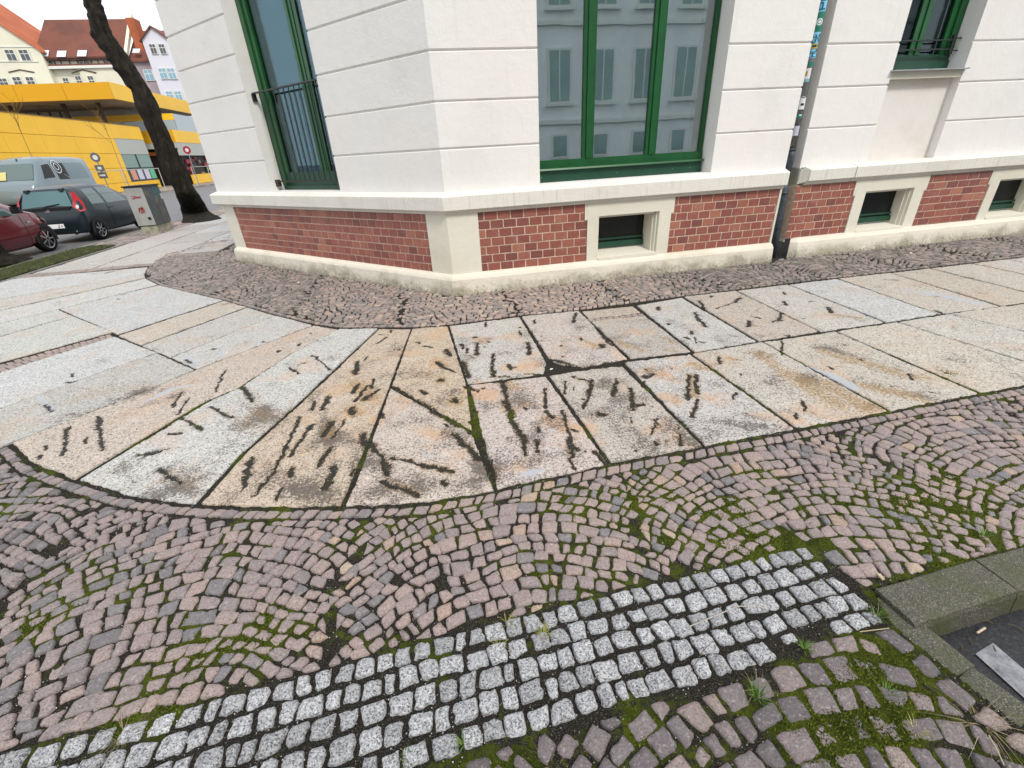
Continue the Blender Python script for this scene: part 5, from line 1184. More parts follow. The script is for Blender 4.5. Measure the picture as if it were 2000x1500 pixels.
hat = [(0.0, .40, .58, .62, .66, .60), (.03, .30, .70, .74, .74, .68), (.10, .26, .88, .93, .79, .69), (.16, .24, .92, 1.02, .80, .66), (.34, .23, .93, 1.38, .81, .57), (.60, .21, .92, 1.445, .815, .565), (1.4, .19, .90, 1.465, .815, .575), (2.0, .19, .90, 1.42, .815, .57), (2.50, .19, .90, 1.17, .81, .61), (2.78, .21, .89, .965, .80, .70), (3.15, .24, .80, .86, .75, .62), (3.36, .28, .64, .68, .66, .55), (3.43, .34, .55, .58, .58, .5)]
Rr, sp_, ev_, sf_ = car('parked_car', 'dark petrol blue small hatchback parked between the red car and the grey cabinet', hat, CARPOS(207, 467, .50, .815), UA, 'dark_paint', (.50, 2.82), .285, 'cars parked at the kerb')
sp_('side_window', .62, 1.22, .06, .80, 'car_glass', .72, 1.22); sp_('side_window', 1.32, 2.42, .04, .82, 'car_glass', 1.32, 1.98)
for x_ in (1.27, 2.46): seam_line(Rr, ev_, x_)
handle(Rr, ev_, 1.33)
pane(Rr, 'rear_window', [(.115, -.60, .955), (.115, .60, .955), (.290, .50, 1.345), (.290, -.50, 1.345)], 'rear_glass')
g = Geo(); g.hexa([(.075, -.42, .70), (.085, .42, .70), (.15, .42, .70), (.15, -.42, .70), (.065, -.58, .945), (.065, .58, .945), (.14, .58, .945), (.14, -.58, .945)]); g.build('tailgate_panel', 'black_trim', Rr)
g = Geo(); g.tube([(.06, .12, .93), (.10, .0, .985), (.13, -.30, 1.02)], .012, 6); g.build('rear_wiper', 'black_trim', Rr)
for s in (1, -1):
    g = Geo(); g.add([(.08, s * .62, .94), (.04, s * .78, .80), (.22, s * .825, .82), (.30, s * .79, 1.02), (.33, s * .655, 1.30), (.28, s * .615, 1.30), (.17, s * .64, 1.08)], [(0, 1, 2, 3, 4, 5, 6)]); g.build('tail_light', 'tail_red', Rr)
    g = Geo(); g.add([(.085 + .02 * math.cos(a) - .012, s * (.735 + .045 * math.sin(a) * .9), .93 + .05 * math.cos(a)) for a in np.linspace(0, 6.28, 13)[:-1]], [tuple(range(12))]); g.build('indicator', 'lamp_clear', Rr)
    g = Geo(); g.hexa([(.24, s * .36, 1.33), (.24, s * .46, 1.33), (.34, s * .46, 1.38), (.34, s * .36, 1.38), (.25, s * .36, 1.39), (.25, s * .46, 1.39), (.35, s * .46, 1.405), (.35, s * .36, 1.405)]); g.build('gate_hinge', 'black_trim', Rr)
g = Geo(); g.add([(.058, y, z) for y, z in ((.02, .86), (.06, .88), (.05, .80), (.02, .76), (-.01, .80), (-.03, .75), (-.06, .80), (-.05, .87), (-.01, .90))], [tuple(range(9))]); g.build('badge', 'chrome', Rr)
g = Geo(); g.hexa([(.055, -.42, .80), (.055, -.30, .80), (.06, -.30, .80), (.06, -.42, .80), (.055, -.42, .815), (.055, -.30, .815), (.06, -.30, .815), (.06, -.42, .815)]); g.build('badge', 'chrome', Rr)
g = Geo(); g.hexa([(-.02, -.26, .42), (-.02, .26, .42), (.0, .26, .42), (.0, -.26, .42), (-.005, -.26, .53), (-.005, .26, .53), (.01, .26, .53), (.01, -.26, .53)]); g.build('number_plate', 'plate', Rr)
g = Geo()
for y, segs in ((-.12, [(0, 1, 1, 1), (1, 1, 0, 0), (0, 0, 1, 0)]), (-.19, [(.2, .2, .8, .8), (.2, .8, .8, .2)])):
    for x0, y0, x1, y1 in segs: g.tube([(-.026 + y0 * .015, y - x0 * .045, .445 + y0 * .06), (-.026 + y1 * .015, y - x1 * .045, .445 + y1 * .06)], .005, 4)
g.build('plate_lettering', 'black_trim', Rr)
g = Geo(); g.tube([(.10, -.45, .26), (-.02, -.45, .24)], .025, 8); g.build('exhaust', 'chrome', Rr)
LOCAL[0] = False
red = [(0.0, .40, .58, .62, .66, .60), (.06, .28, .80, .84, .77, .70), (.2, .24, .95, 1.1, .80, .66), (.42, .22, .96, 1.42, .81, .58), (1.5, .19, .93, 1.49, .82, .58), (2.1, .19, .92, 1.44, .82, .575), (2.55, .19, .92, 1.19, .815, .62), (2.85, .21, .93, 1.00, .81, .70), (3.1, .22, .88, .94, .79, .68), (3.35, .25, .72, .79, .73, .62), (3.53, .30, .55, .62, .63, .55), (3.60, .36, .50, .53, .55, .5)]
Rr, sp_, ev_, sf_ = car('parked_car', 'dark red small car at the left edge, its bonnet facing the petrol blue hatchback', red, CARPOS(107, 490, 3.03, .815), UA, 'red_paint', (.55, 3.03), .31, 'cars parked at the kerb')
sp_('side_window', 1.35, 2.50, .04, .82, 'car_glass', 1.35, 2.05); sp_('side_window', .55, 1.25, .06, .80, 'car_glass', .7, 1.25)
for x_ in (1.30, 2.52): seam_line(Rr, ev_, x_)
handle(Rr, ev_, 1.38)
for s in (1, -1):
    g = Geo(); g.hexa([(2.30, s * .83, .97), (2.42, s * .83, .96), (2.42, s * 1.0, .97), (2.32, s * 1.0, .98), (2.30, s * .84, 1.12), (2.40, s * .84, 1.11), (2.38, s * .99, 1.11), (2.31, s * .99, 1.12)]); g.build('wing_mirror', 'black_trim', Rr)
    g = Geo(); g.add([(3.15, s * .785, .82), (3.40, s * .70, .74), (3.46, s * .66, .62), (3.28, s * .76, .70)], [(0, 1, 2, 3)]); g.build('headlight', 'lamp_clear', Rr)
    g = Geo(); g.hexa([(2.62, s * .82, .74), (2.72, s * .82, .74), (2.72, s * .828, .74), (2.62, s * .828, .74), (2.62, s * .82, .76), (2.72, s * .82, .76), (2.72, s * .828, .76), (2.62, s * .828, .76)]); g.build('side_repeater', 'lamp_clear', Rr)
LOCAL[0] = False
VZ = 1.13
van = [(0, .5, 1.35, 2.25, .93, .80), (.06, .45, 1.35, 2.36, .97, .83), (1.0, .4, 1.35, 2.42, .99, .85), (3.6, .4, 1.35, 2.42, .99, .85), (4.0, .4, 1.35, 2.34, .99, .84), (4.28, .4, 1.33, 2.14, .98, .82), (4.85, .4, 1.25, 1.42, .97, .84), (5.15, .4, 1.12, 1.22, .94, .80), (5.35, .45, .80, .98, .86, .72), (5.42, .5, .7, .75, .78, .7)]
van = [(q[0] * 1.04, q[1], q[2] * VZ, q[3] * VZ, q[4] * 1.18, q[5] * 1.18) for q in van]
Rr, sp_, ev_, sf_ = car('parked_van', 'pale grey blue high roof van with a ring emblem parked behind the dark hatchback', van, Sp(-21.5, 36.8, -.14), -UA, 'van_paint', (1.0, 4.5), .34)
pane(Rr, 'windscreen', [(5.09, -.97, 1.60), (5.09, .97, 1.60), (4.50, .93, 2.40), (4.50, -.93, 2.40)], 'car_glass')
pane(Rr, 'windscreen_notice', [(5.10, -.82, 1.63), (5.10, -.3, 1.63), (4.82, -.32, 2.03), (4.82, -.80, 2.03)], flat('notice_yellow', (.55, .50, .20)))
sp_('side_window', 3.55, 4.45, .10, .68, 'black_trim', 3.55, 4.15, .012); sp_('side_window', 2.35, 3.25, .0, .72, 'black_trim', None, None, .012); sp_('side_panel', .45, 2.25, .0, .72, flat('van_panel', (.14, .20, .22), .3), .55, 2.25, .010)
for s in (1,):
    for r0, r1 in ((.30, .36), (.14, .19)):
        V = []; N = 24
        for i in range(N):
            a = 2 * math.pi * i / N
            for r in (r0, r1):
                zz = 2.2 + r * math.sin(a); zb, zm, zt, hw, ht = ev_(3.0); t = (zz - zm) / (zt - zm); V.append(sf_(3.05 + r * math.cos(a), min(max(t, 0), .86), s, .03 if t < .86 else .02))
        g = Geo(); g.add(V, [(2 * i, 2 * ((i + 1) % N), 2 * ((i + 1) % N) + 1, 2 * i + 1) for i in range(N)]); g.build('emblem', flat('emblem_white', (.55, .58, .58)), Rr)
    g = Geo(); g.add([sf_(2.75, .22, s, .03), sf_(2.72, .22, s, .03), sf_(2.3, .02, s, .03), sf_(2.34, .02, s, .03)], [(0, 1, 2, 3)]); g.build('emblem', 'emblem_white', Rr)
    g = Geo(); g.hexa([(5.1, s * .62, .95), (5.3, s * .60, .90), (5.2, s * .90, .90), (5.0, s * .96, .95), (5.0, s * .62, 1.12), (5.15, s * .60, 1.10), (5.05, s * .88, 1.10), (4.92, s * .965, 1.14)]); g.build('headlight', 'lamp_clear', Rr)
g = Geo(); g.hexa([(5.2, -.55, .78), (5.46, -.5, .76), (5.46, .5, .76), (5.2, .55, .78), (5.1, -.55, 1.0), (5.33, -.5, .99), (5.33, .5, .99), (5.1, .55, 1.0)]); g.build('grille', 'black_trim', Rr)
g = Geo(); g.tube([(4.32, .1, 2.50), (4.25, .1, 2.66)], .03, 6); g.build('aerial', 'black_trim', Rr)
LOCAL[0] = False

# ================================================================== FAR SIDE: yellow pavilion
MAT['yellow'] = simple('yellow_panel', (.86, .50, .022), .45, .35, nscale=.35, namt=.03); MAT['yellow_shaded'] = simple('yellow_panel_shaded', (.62, .32, .008), .5, .3); MAT['soffit'] = simple('grey_soffit', (.52, .47, .40), .7, .2, nscale=.4, namt=.2)  # second yellow is a darker copy: front-face shade put into the colour
MAT['panel_grey'] = simple('pale_grey_panel', (.42, .44, .40), .5, .3); MAT['glass_green'] = simple('green_glass', (.10, .20, .16), .12, .7); MAT['glass_pale'] = simple('pale_glazing', (.30, .37, .38), .12, .7); MAT['seam'] = flat('panel_seam', (.18, .10, .01))
def SB(name, l0, l1, a0, a1, z0, z1, mat, parent):
    g = Geo(); g.hexa([Sp(l0, a0, z0), Sp(l1, a0, z0), Sp(l1, a1, z0), Sp(l0, a1, z0), Sp(l0, a0, z1), Sp(l1, a0, z1), Sp(l1, a1, z1), Sp(l0, a1, z1)]); return g.build(name, mat, parent)
YB = root('yellow_pavilion', 'yellow panelled pavilion with an overhanging flat roof across the street', 'building', Sp(-26, 45, 0))
SB('core', -44, -26.2, 25, 57.2, -.1, 5.4, 'seam', YB)
zr = [0, .74, 1.93, 3.1, 4.28, 5.5]; ar = [25, 28.6, 32.2, 35.8, 39.4, 43, 46.6, 49.4, 52.2]
for i in range(5):
    for j in range(8): SB('panel', -26.18, -26, ar[j] + .012, ar[j + 1] - .012, zr[i] + .012, zr[i + 1] - .012, 'yellow', YB)
SB('panel', -26.18, -26, 52.212, 57.4, 4.35, 5.488, 'yellow', YB); SB('panel', -26.18, -26, 52.212, 57.4, .012, .72, 'yellow', YB)
SB('end_panel', -44, -26.2, 57.21, 57.4, 0, 5.48, 'yellow_shaded', YB); SB('parapet', -44, -25.97, 25, 57.42, 5.5, 5.55, flat('roof_edge', (.2, .12, .03)), YB)
w = SB('window', -26.18, -26.06, 52.25, 57.38, 1.92, 3.04, 'glass_green', YB); SB('window_bar', -26.06, -26.0, 54.75, 54.83, 1.92, 3.04, 'black_trim', w)
SB('blind_panel', -26.18, -26.02, 52.25, 57.38, 3.06, 4.34, 'panel_grey', YB); sb = SB('showcase', -26.18, -26.04, 52.25, 57.38, .74, 1.90, flat('showcase_dark', (.05, .06, .07)), YB)
for k, (a, c) in enumerate([(52.75, (.62, .30, .20)), (53.95, (.55, .56, .66)), (55.2, (.58, .55, .66)), (56.3, (.12, .48, .25))]): SB('poster', -26.04, -26.01, a, a + .85, .88, 1.74, flat('poster_%s' % 'abcd'[k], c), sb)
# flat roof with deep fascia
SB('soffit', -46, -26.2, 55.0, 75, 7.66, 8.8, 'soffit', YB)
fr = [-46, -41.3, -37.4, -33.6, -29.8, -26]
for i in range(5): SB('fascia_panel', fr[i] + .015, fr[i + 1] - .015, 54.88, 54.99, 7.62, 8.92, 'yellow_shaded', YB)
for i in range(4): SB('fascia_panel', -26.19, -26.0, 55.0 + i * 5 + .015, 60 + i * 5 - .015, 7.62, 8.95, 'yellow', YB)
for X in (20, 52, 76, 98, 118): l = APl(X, 225, 64); SB('mullion', l[0] - .04, l[0] + .04, 64, 64.1, 5, 7.66, 'black_trim', YB)
for X, Y in ((133, 228), (203, 232), (22, 215)): l = APl(X, Y, 57.7); SB('column', l[0] - .14, l[0] + .14, 57.6, 57.9, 5.3, 7.66, flat('column_brown', (.05, .03, .02)), YB)
SB('back_wall', -46, -30, 64.1, 66, 0, 7.66, flat('back_wall', (.50, .46, .38)), YB); SB('upper_band', -46, -24.6, 62.3, 62.5, 6.35, 6.95, 'yellow', YB)
SB('glazing', -46, -24.65, 62.31, 62.5, 5.36, 6.33, 'glass_pale', YB); SB('glazing', -24.7, -24.6, 62.51, 90, 5.36, 6.95, 'glass_pale', YB)
SB('shop_band', -46, -24.55, 60.6, 60.8, 4.16, 5.34, 'yellow_shaded', YB); SB('shop_band', -24.7, -24.5, 60.81, 90, 4.16, 5.34, 'yellow', YB)
SB('shop_blind', -46, -24.56, 60.61, 60.8, 3.62, 4.15, 'panel_grey', YB); SB('shop_blind', -24.7, -24.52, 60.81, 90, 2.9, 4.15, 'panel_grey', YB)
SB('shop_interior', -46, -24.8, 61.4, 61.6, -.1, 5.3, flat('shop_dark', (.015, .010, .010)), YB); SB('shop_interior', -25.2, -25.0, 61.6, 90, -.1, 5.3, 'shop_dark', YB)
SB('shop_panel', -24.72, -24.5, 62, 90, 0, .95, 'yellow', YB)
rr = random.Random(8)
for i in range(22):
    a = rr.uniform(61.8, 75); z = rr.uniform(.9, 2.6); c = rr.choice([(.25, .02, .03), (.3, .03, .05), (.12, .10, .07), (.25, .18, .12), (.03, .05, .04), (.4, .35, .33)]); m_ = flat('shop_goods_%d' % (hash(c) % 6), c); SB('shop_display', -24.98, -24.8, a, a + rr.uniform(.3, 1.1), z, z + rr.uniform(.15, .6), m_, YB)
flat('sign_orange', (.55, .16, .03)); SB('shop_sign', -28.2, -26.7, 61.2, 61.3, 3.0, 3.35, 'sign_orange', YB); SB('shop_sign', -24.95, -24.85, 62.4, 65.5, 2.95, 3.25, 'sign_orange', YB)
# street furniture in front of it
ROW = -21.9
def pole_sign(X, Y, lat, zt, label):
    p = SPl(X, Y, lat); R = root('road_sign', label, 'sign', Sp(lat, p[1], -.02)); g = Geo(); g.tube([Sp(lat, p[1], -.02), Sp(lat, p[1], zt)], .035, 8); g.build('pole', flat('pole_grey', (.22, .23, .23)), R); return R, p[1]
def round_plate(R, lat, al, z, r, cols, ang=0.0):
    for i, (q, c) in enumerate(cols):
        V = []; N = 20
        for k in range(N): a = 2 * math.pi * k / N; V.append(Sp(lat + math.cos(a) * q * r * math.cos(ang), al - .05 - i * .006 + math.cos(a) * q * r * math.sin(ang), z + math.sin(a) * q * r))
        V2 = [(v[0] - UA[0] * -.02, v[1] - UA[1] * -.02, v[2]) for v in V]
        g = Geo(); g.add(V + V2, [tuple(range(N)), tuple(range(N, 2 * N))] + [(k, (k + 1) % N, N + (k + 1) % N, N + k) for k in range(N)]); g.build('sign_plate', c, R)
R, al = pole_sign(206, 352, ROW, 2.95, 'round grey and white road sign above two small plates against the yellow wall')
round_plate(R, ROW, al, 2.60, .30, [(1, flat('sign_grey', (.10, .115, .13))), (.55, flat('sign_white', (.6, .62, .62)))])
SB('sign_plate', ROW - .28, ROW + .28, al - .08, al - .05, 1.72, 2.12, 'sign_grey', R); SB('sign_plate', ROW - .28, ROW + .28, al - .08, al - .05, 1.25, 1.66, 'sign_grey', R); SB('sign_symbol', ROW - .1, ROW + .12, al - .09, al - .081, 1.84, 2.0, 'sign_white', R); SB('sign_symbol', ROW - .18, ROW + .18, al - .09, al - .081, 1.40, 1.50, 'sign_white', R)
R, al = pole_sign(392, 370, -20.9, 3.3, 'round red and white no entry style sign in front of the shop')
round_plate(R, -20.9, al, 3.15, .34, [(1, flat('sign_red', (.30, .02, .04))), (.45, 'sign_white')])
g = Geo()
RL = root('handrail', 'white metal handrail on posts in front of the yellow wall', 'railing', Sp(ROW, 41, 0)); g = Geo(); g.tube([Sp(ROW, 39, 1.72), Sp(ROW, 49, 1.72)], .03, 6); g.build('rail', 'panel_grey', RL)
for a in (39.1, 43, 48.9): g = Geo(); g.tube([Sp(ROW, a, -.02), Sp(ROW, a, 1.7)], .03, 6); g.build('post', 'panel_grey', RL)
RL = root('handrail', 'thin white rail on posts by the shop entrance beyond the tree', 'railing', Sp(ROW, 54, 0)); g = Geo(); g.tube([Sp(-21.3, 54, 1.7), Sp(-21.3, 62, 1.7)], .03, 6); g.build('rail', 'panel_grey', RL)
for a in (54.1, 58, 61.9): g = Geo(); g.tube([Sp(-21.3, a, -.02), Sp(-21.3, a, 1.68)], .03, 6); g.build('post', 'panel_grey', RL)
BN = root('bench', 'dark bench outside the yellow pavilion between the wall and the shop', 'bench', Sp(-24.5, 58.6, 0)); SB('seat', -24.9, -24.3, 57.8, 59.6, .42, .5, 'black_trim', BN); SB('leg', -24.8, -24.4, 57.9, 58.0, -.02, .42, 'black_trim', BN); SB('leg', -24.8, -24.4, 59.4, 59.5, -.02, .42, 'black_trim', BN); SB('backrest', -24.95, -24.9, 57.8, 59.6, .6, .95, 'black_trim', BN)
def sapling(label, X, Y, Xt, Yt, seed):
    b = SPl(X, Y, ROW - .6); R = root('young_tree', label, 'tree', Sp(b[0], b[1], -.02), 'young street trees'); t = SPl(Xt, Yt, ROW - .6)
    g = Geo(); p0 = Vector(Sp(b[0], b[1], -.02)); p1 = Vector(Sp(b[0], t[1], t[2])); mid = p0.lerp(p1, .55); g.tube([p0, mid], [.055, .035], 7); g.build('trunk', simple('pale_bark_%d' % seed, (.40, .28, .16), .9), R)
    rr = random.Random(seed); g = Geo()
    def gr(p, d, r, L, dep):
        e = p + d * L; g.tube([p, p.lerp(e, .5) + Vector((rr.uniform(-.05, .05), rr.uniform(-.05, .05), 0)), e], [r, r * .8, r * .6], 4)
        if dep:
            for k in range(3): gr(p.lerp(e, .4 + .2 * k), (d + Vector((rr.uniform(-.7, .7), rr.uniform(-.7, .7), rr.uniform(-.1, .3)))).normalized(), r * .6, L * .6, dep - 1)
    gr(mid, (p1 - mid).normalized(), .022, (p1 - mid).length, 3); g.build('crown', simple('twig_%d' % seed, (.22, .13, .03), .9), R)
sapling('bare young tree rising above the roof of the pale van', 90, 372, 22, 215, 1); sapling('bare young tree with a pale stem beside the poster showcase', 256, 372, 200, 240, 2)
# ---- old houses behind
MAT['cream_far'] = simple('cream_render', (.68, .66, .52), .9, .1, nscale=.2, namt=.05); MAT['roof_tile'] = (lambda m: (m.col(m.mix(m.math('MULTIPLY', m.sstep(m.noise(.35, 5, .6, stretch=(1, 1, .5)), .4, .7), .7), (.17, .065, .045), (.095, .045, .035))), m.m)[1])(MB_('roof_tiles', .8, .2))
MAT['orange_tile'] = simple('orange_tiles', (.38, .11, .05), .8, .2, nscale=.5, namt=.1); MAT['white_far'] = simple('white_render', (.62, .61, .66), .9, .1); MAT['lilac_far'] = simple('lilac_render', (.35, .29, .31), .9, .1, nscale=.3); MAT['trim_far'] = simple('pale_trim', (.70, .70, .64), .8, .2); MAT['pane_far'] = simple('far_pane', (.055, .065, .07), .1, .7); MAT['pane_blue'] = simple('blue_pane', (.20, .36, .44), .1, .7); MAT['timber'] = simple('brown_timber', (.09, .05, .04), .8, .2)
def poly95(name, pts, al, th, mat, parent):
    P = [APl(x, y, al) for x, y in pts]; n = len(P); g = Geo(); g.add([Sp(*p) for p in P] + [Sp(p[0], p[1] + th, p[2]) for p in P], [tuple(range(n)), tuple(range(n, 2 * n))[::-1]] + [(k, (k + 1) % n, n + (k + 1) % n, n + k) for k in range(n)]); return g.build(name, mat, parent)
def win95(x0, y0, x1, y1, al, parent, mat='pane_far', frame='trim_far', cols=2, transom=True):
    a = APl(x0, y1, al); b = APl(x1, y0, al); xm = (x0 + x1) / 2; ym = (y0 + y1) / 2; c = APl(xm, ym, al); w = abs(APl(x1, ym, al)[0] - APl(x0, ym, al)[0]) / 2; h = abs(APl(xm, y0, al)[2] - APl(xm, y1, al)[2]) / 2
    f = SB('window', c[0] - w, c[0] + w, al - .16, al - .05, c[2] - h, c[2] + h, frame, parent); z0, z1 = c[2] - h * .92, c[2] + h * .92; zt = c[2] + h * .25
    for k in range(cols):
        l0 = c[0] - w * .88 + k * w * 1.76 / cols; l1 = l0 + w * 1.76 / cols - w * .10
        for za, zb in ((z0, zt - h * .06), (zt + h * .06, z1)) if transom else ((z0, z1),): SB('pane', l0, l1, al - .17, al - .161, za, zb, mat, f)
OH = root('apartment_house', 'cream apartment house with broad red roof, skylights and half timbered attic strip', 'building', Sp(-46, 95, 0))
a0, a1 = APl(78, 118, 95)[0], APl(252, 118, 95)[0]; SB('wall', a0, a1, 95, 108, 0, 17.2, 'cream_far', OH); SB('wall', a0 + 2.2 * 2.2, a0 + 4.84 + 5.6, 94.5, 94.99, 0, APl(150, 131, 94.5)[2], 'cream_far', OH)
zc = APl(150, 126, 95)[2]; ze = APl(150, 117, 95)[2]; SB('eave_board', a0, a1, 94.4, 95, ze - .1, ze + .15, 'timber', OH); SB('cornice', a0 + .2, a1, 94.2, 94.49, zc - .6, zc - .25, 'trim_far', OH); SB('lower_roof', a0, a1, 94.45, 94.98, zc - .25, zc, 'roof_tile', OH)
for X in (86, 107, 119, 136, 152, 166, 179, 192, 204, 218): l = APl(X, 121, 95)[0]; SB('timber_post', l - .05, l + .05, 94.9, 94.99, zc, ze - .1, 'timber', OH)
for r in ((97, 118, 105, 125), (155, 118, 165, 125), (168, 118, 177, 125), (206, 118, 214, 125)): win95(*r, 95, OH, cols=1, transom=False)
rz0, rz1 = ze + .12, APl(150, 41, 101)[2]
g = Geo(); g.hexa([Sp(a0 - .3, 94.3, rz0), Sp(a1, 94.3, rz0), Sp(a1, 101, rz1), Sp(a0 - .3, 101, rz1), Sp(a0 - .3, 94.3, rz0 + .2), Sp(a1, 94.3, rz0 + .2), Sp(a1, 101, rz1 + .2), Sp(a0 - .3, 101, rz1 + .2)]); rf = g.build('roof', 'roof_tile', OH)
def sky_light(x0, y0, x1, y1, parent, m='pane_blue'):
    def on(x, y):
        d = ray(x, y); k = (rz1 - rz0) / (101 - 94.3); da = UA @ d[:2]; t = (rz0 + .35 - H - k * 94.3) / (d[2] - k * da); P = d * t; return (P[0], P[1], P[2] + H)
    g = Geo(); g.add([on(x0, y1), on(x1, y1), on(x1 + 2, y0), on(x0 + 2, y0)], [(0, 1, 2, 3)]); g.build('skylight', m, parent)
MAT['sky_pane'] = simple('skylight_glass', (.55, .62, .66), .15, .7)
for r in ((82, 98, 94, 110), (110, 99, 128, 111), (150, 98, 168, 110)): sky_light(*r, rf, 'sky_pane')
for r in ((103, 152, 115, 172), (126, 152, 138, 172), (151, 148, 163, 172), (175, 148, 187, 172), (218, 150, 238, 172)): win95(*r, 95 if r[0] < 145 or r[0] > 190 else 94.5, OH)
poly95('pediment', [(139, 142), (160, 135), (188, 141), (186, 143), (160, 137), (141, 144)], 94.4, .09, 'timber', OH)
GH = root('gabled_house', 'cream gabled house with orange tiled verge at the far left', 'building', Sp(-62, 94, 0))
zt = APl(75, 96, 94); xa = zt[0]
g = Geo(); P = [Sp(xa - 24, 94, 0), Sp(xa + .1, 94, 0), Sp(xa + .1, 94, zt[2] - .2), Sp(xa - 11, 94, zt[2] + 9.4), Sp(xa - 24, 94, zt[2] - 1)]; P2 = [tuple(np.array(p) + np.array([UA[0], UA[1], 0]) * 12) for p in P]; g.add(P + P2, [(0, 1, 2, 3, 4), (9, 8, 7, 6, 5)] + [(k, (k + 1) % 5, 5 + (k + 1) % 5, 5 + k) for k in range(5)]); g.build('wall', 'cream_far', GH)
g = Geo(); q = [Sp(xa + .5, 93.7, zt[2] - .5), Sp(xa - 11, 93.7, zt[2] + 9.6), Sp(xa - 11, 106, zt[2] + 9.6), Sp(xa + .5, 106, zt[2] - .5)]; g.hexa(q + [(p[0], p[1], p[2] + .15) for p in q]); g.build('roof', 'orange_tile', GH)
for r in ((13, 97, 33, 119), (40, 97, 60, 119), (0, 153, 19, 172), (28, 150, 46, 172), (54, 150, 71, 172)): win95(*r, 94, GH)
poly95('moulding', [(-80, 90), (66, 90), (66, 92), (-80, 92)], 93.9, .09, 'trim_far', GH); poly95('moulding', [(-80, 118), (74, 119), (74, 121), (-80, 120)], 93.9, .09, 'trim_far', GH)
poly95('pediment', [(15, 140), (38, 135), (67, 140), (65, 142), (38, 137), (17, 142)], 93.9, .09, 'timber', GH)
WH = root('white_house', 'white gabled house behind the tree with paired windows and lilac side wing', 'building', Sp(-36, 95, 0))
zz = APl(277, 78, 93); wl0 = zz[0]; ap = APl(295, 54, 93); g = Geo(); wd = (ap[0] - wl0) * 2
P = [Sp(wl0, 93, 0), Sp(wl0 + wd, 93, 0), Sp(wl0 + wd, 93, zz[2]), Sp(ap[0], 93, ap[2]), Sp(wl0, 93, zz[2])]; P2 = [tuple(np.array(p) + np.array([UA[0], UA[1], 0]) * 8) for p in P]; g.add(P + P2, [(0, 1, 2, 3, 4), (9, 8, 7, 6, 5)] + [(k, (k + 1) % 5, 5 + (k + 1) % 5, 5 + k) for k in range(5)]); g.build('wall', 'white_far', WH)
SB('wall', APl(258, 118, 95)[0] - .3, wl0 + 14, 95, 104, 0, ze - .4, 'lilac_far', WH)
lz = ze - .5; g = Geo(); q = [Sp(a1 + .0, 94.6, lz), Sp(wl0 + 14, 94.6, lz), Sp(wl0 + 14, 101, lz + 4.9), Sp(a1 + .0, 101, lz + 4.9)]; g.hexa(q + [(p[0], p[1], p[2] + .25) for p in q]); rf2 = g.build('roof', 'roof_tile', WH); sky_light(258, 95, 272, 103, rf2, 'sky_pane')
g = Geo(); 
for s0, s1 in ((wl0 - .35, 0), (wl0 + wd + .35, 1)): pass
q = [Sp(wl0 - .3, 92.7, zz[2] - .3), Sp(ap[0], 92.7, ap[2] + .05), Sp(ap[0], 101, ap[2] + .05), Sp(wl0 - .3, 101, zz[2] - .3)]; g.hexa(q + [(p[0], p[1], p[2] + .2) for p in q]); q = [Sp(wl0 + wd + .3, 92.7, zz[2] - .3), Sp(ap[0], 92.7, ap[2] + .05), Sp(ap[0], 101, ap[2] + .05), Sp(wl0 + wd + .3, 101, zz[2] - .3)]; g.hexa(q + [(p[0], p[1], p[2] + .2) for p in q]); g.build('gable_roof', 'roof_tile', WH)
for r, m in (((294, 86, 307, 106), 'pane_far'), ((312, 86, 325, 106), 'pane_far'), ((312, 133, 328, 155), 'pane_blue'), ((329, 133, 345, 155), 'pane_blue'), ((326, 178, 340, 196), 'pane_blue'), ((343, 178, 357, 196), 'pane_blue')): win95(*r, 93, WH, m)
win95(283, 136, 302, 158, 95, WH, 'pane_blue')
g = Geo(); cl = APl(250, 36, 97); ch = APl(247, 100, 94.6); SB('chimney', cl[0] - .2, cl[0] + .9, 96.5, 98.5, rz0, cl[2], 'orange_tile', WH)
g = Geo(); q = [Sp(a1 - .1, 94.3, rz0 - .2), Sp(a1 + .35, 94.3, rz0 - .2), Sp(a1 + .35, 101, rz1 + .3), Sp(a1 - .1, 101, rz1 + .3)]; g.hexa(q + [(p[0], p[1], p[2] + .7) for p in q]); g.build('fire_wall', 'cream_far', WH)

# ================================================================== house across the side street (seen only mirrored in the glazing)
def Op(s, e, z): p = C0 + s * uR + (20.5 - e) * nR; return (p[0], p[1], z)
OP = root('opposite_house', None, None, Op(0, 0, 0)); OP['kind'] = 'structure'; OP.name = 'house_across_the_street'
MAT['opp'] = simple('opposite_render', (.74, .75, .75), .9, .1, nscale=.5, namt=.05); MAT['opp_trim'] = simple('opposite_trim', (.66, .66, .63), .8, .2)
wb('wall', Op, -26, 30, -8, 0, -.1, 15, 'opp', OP); wb('ledge', Op, -26, 30, .001, .16, 2.65, 2.85, 'opp_trim', OP); wb('ledge', Op, -26, 30, .001, .14, 6.9, 7.08, 'opp_trim', OP)
for s in np.arange(-25, 29, 2.35):
    for z0, z1, w_ in ((1.1, 2.1, .75), (3.7, 5.9, 1.1), (7.7, 9.9, 1.1), (11.2, 13.2, 1.1)):
        f = wb('window', Op, s - w_ / 2 - .12, s + w_ / 2 + .12, .001, .05, z0 - .1, z1 + .1, 'opp_trim', OP); wb('pane', Op, s - w_ / 2, s + w_ / 2, .051, .06, z0, z1, 'glass_far', f)
        if w_ > 1: wb('sill', Op, s - w_ / 2 - .25, s + w_ / 2 + .25, .06, .2, z0 - .22, z0 - .12, 'opp_trim', OP); wb('glazing_bar', Op, s - .03, s + .03, .061, .075, z0, z1, 'opp_trim', f)
b_ = wb('balcony', Op, .2, 4.6, .17, 1.3, 7.1, 7.35, 'opp_trim', OP)
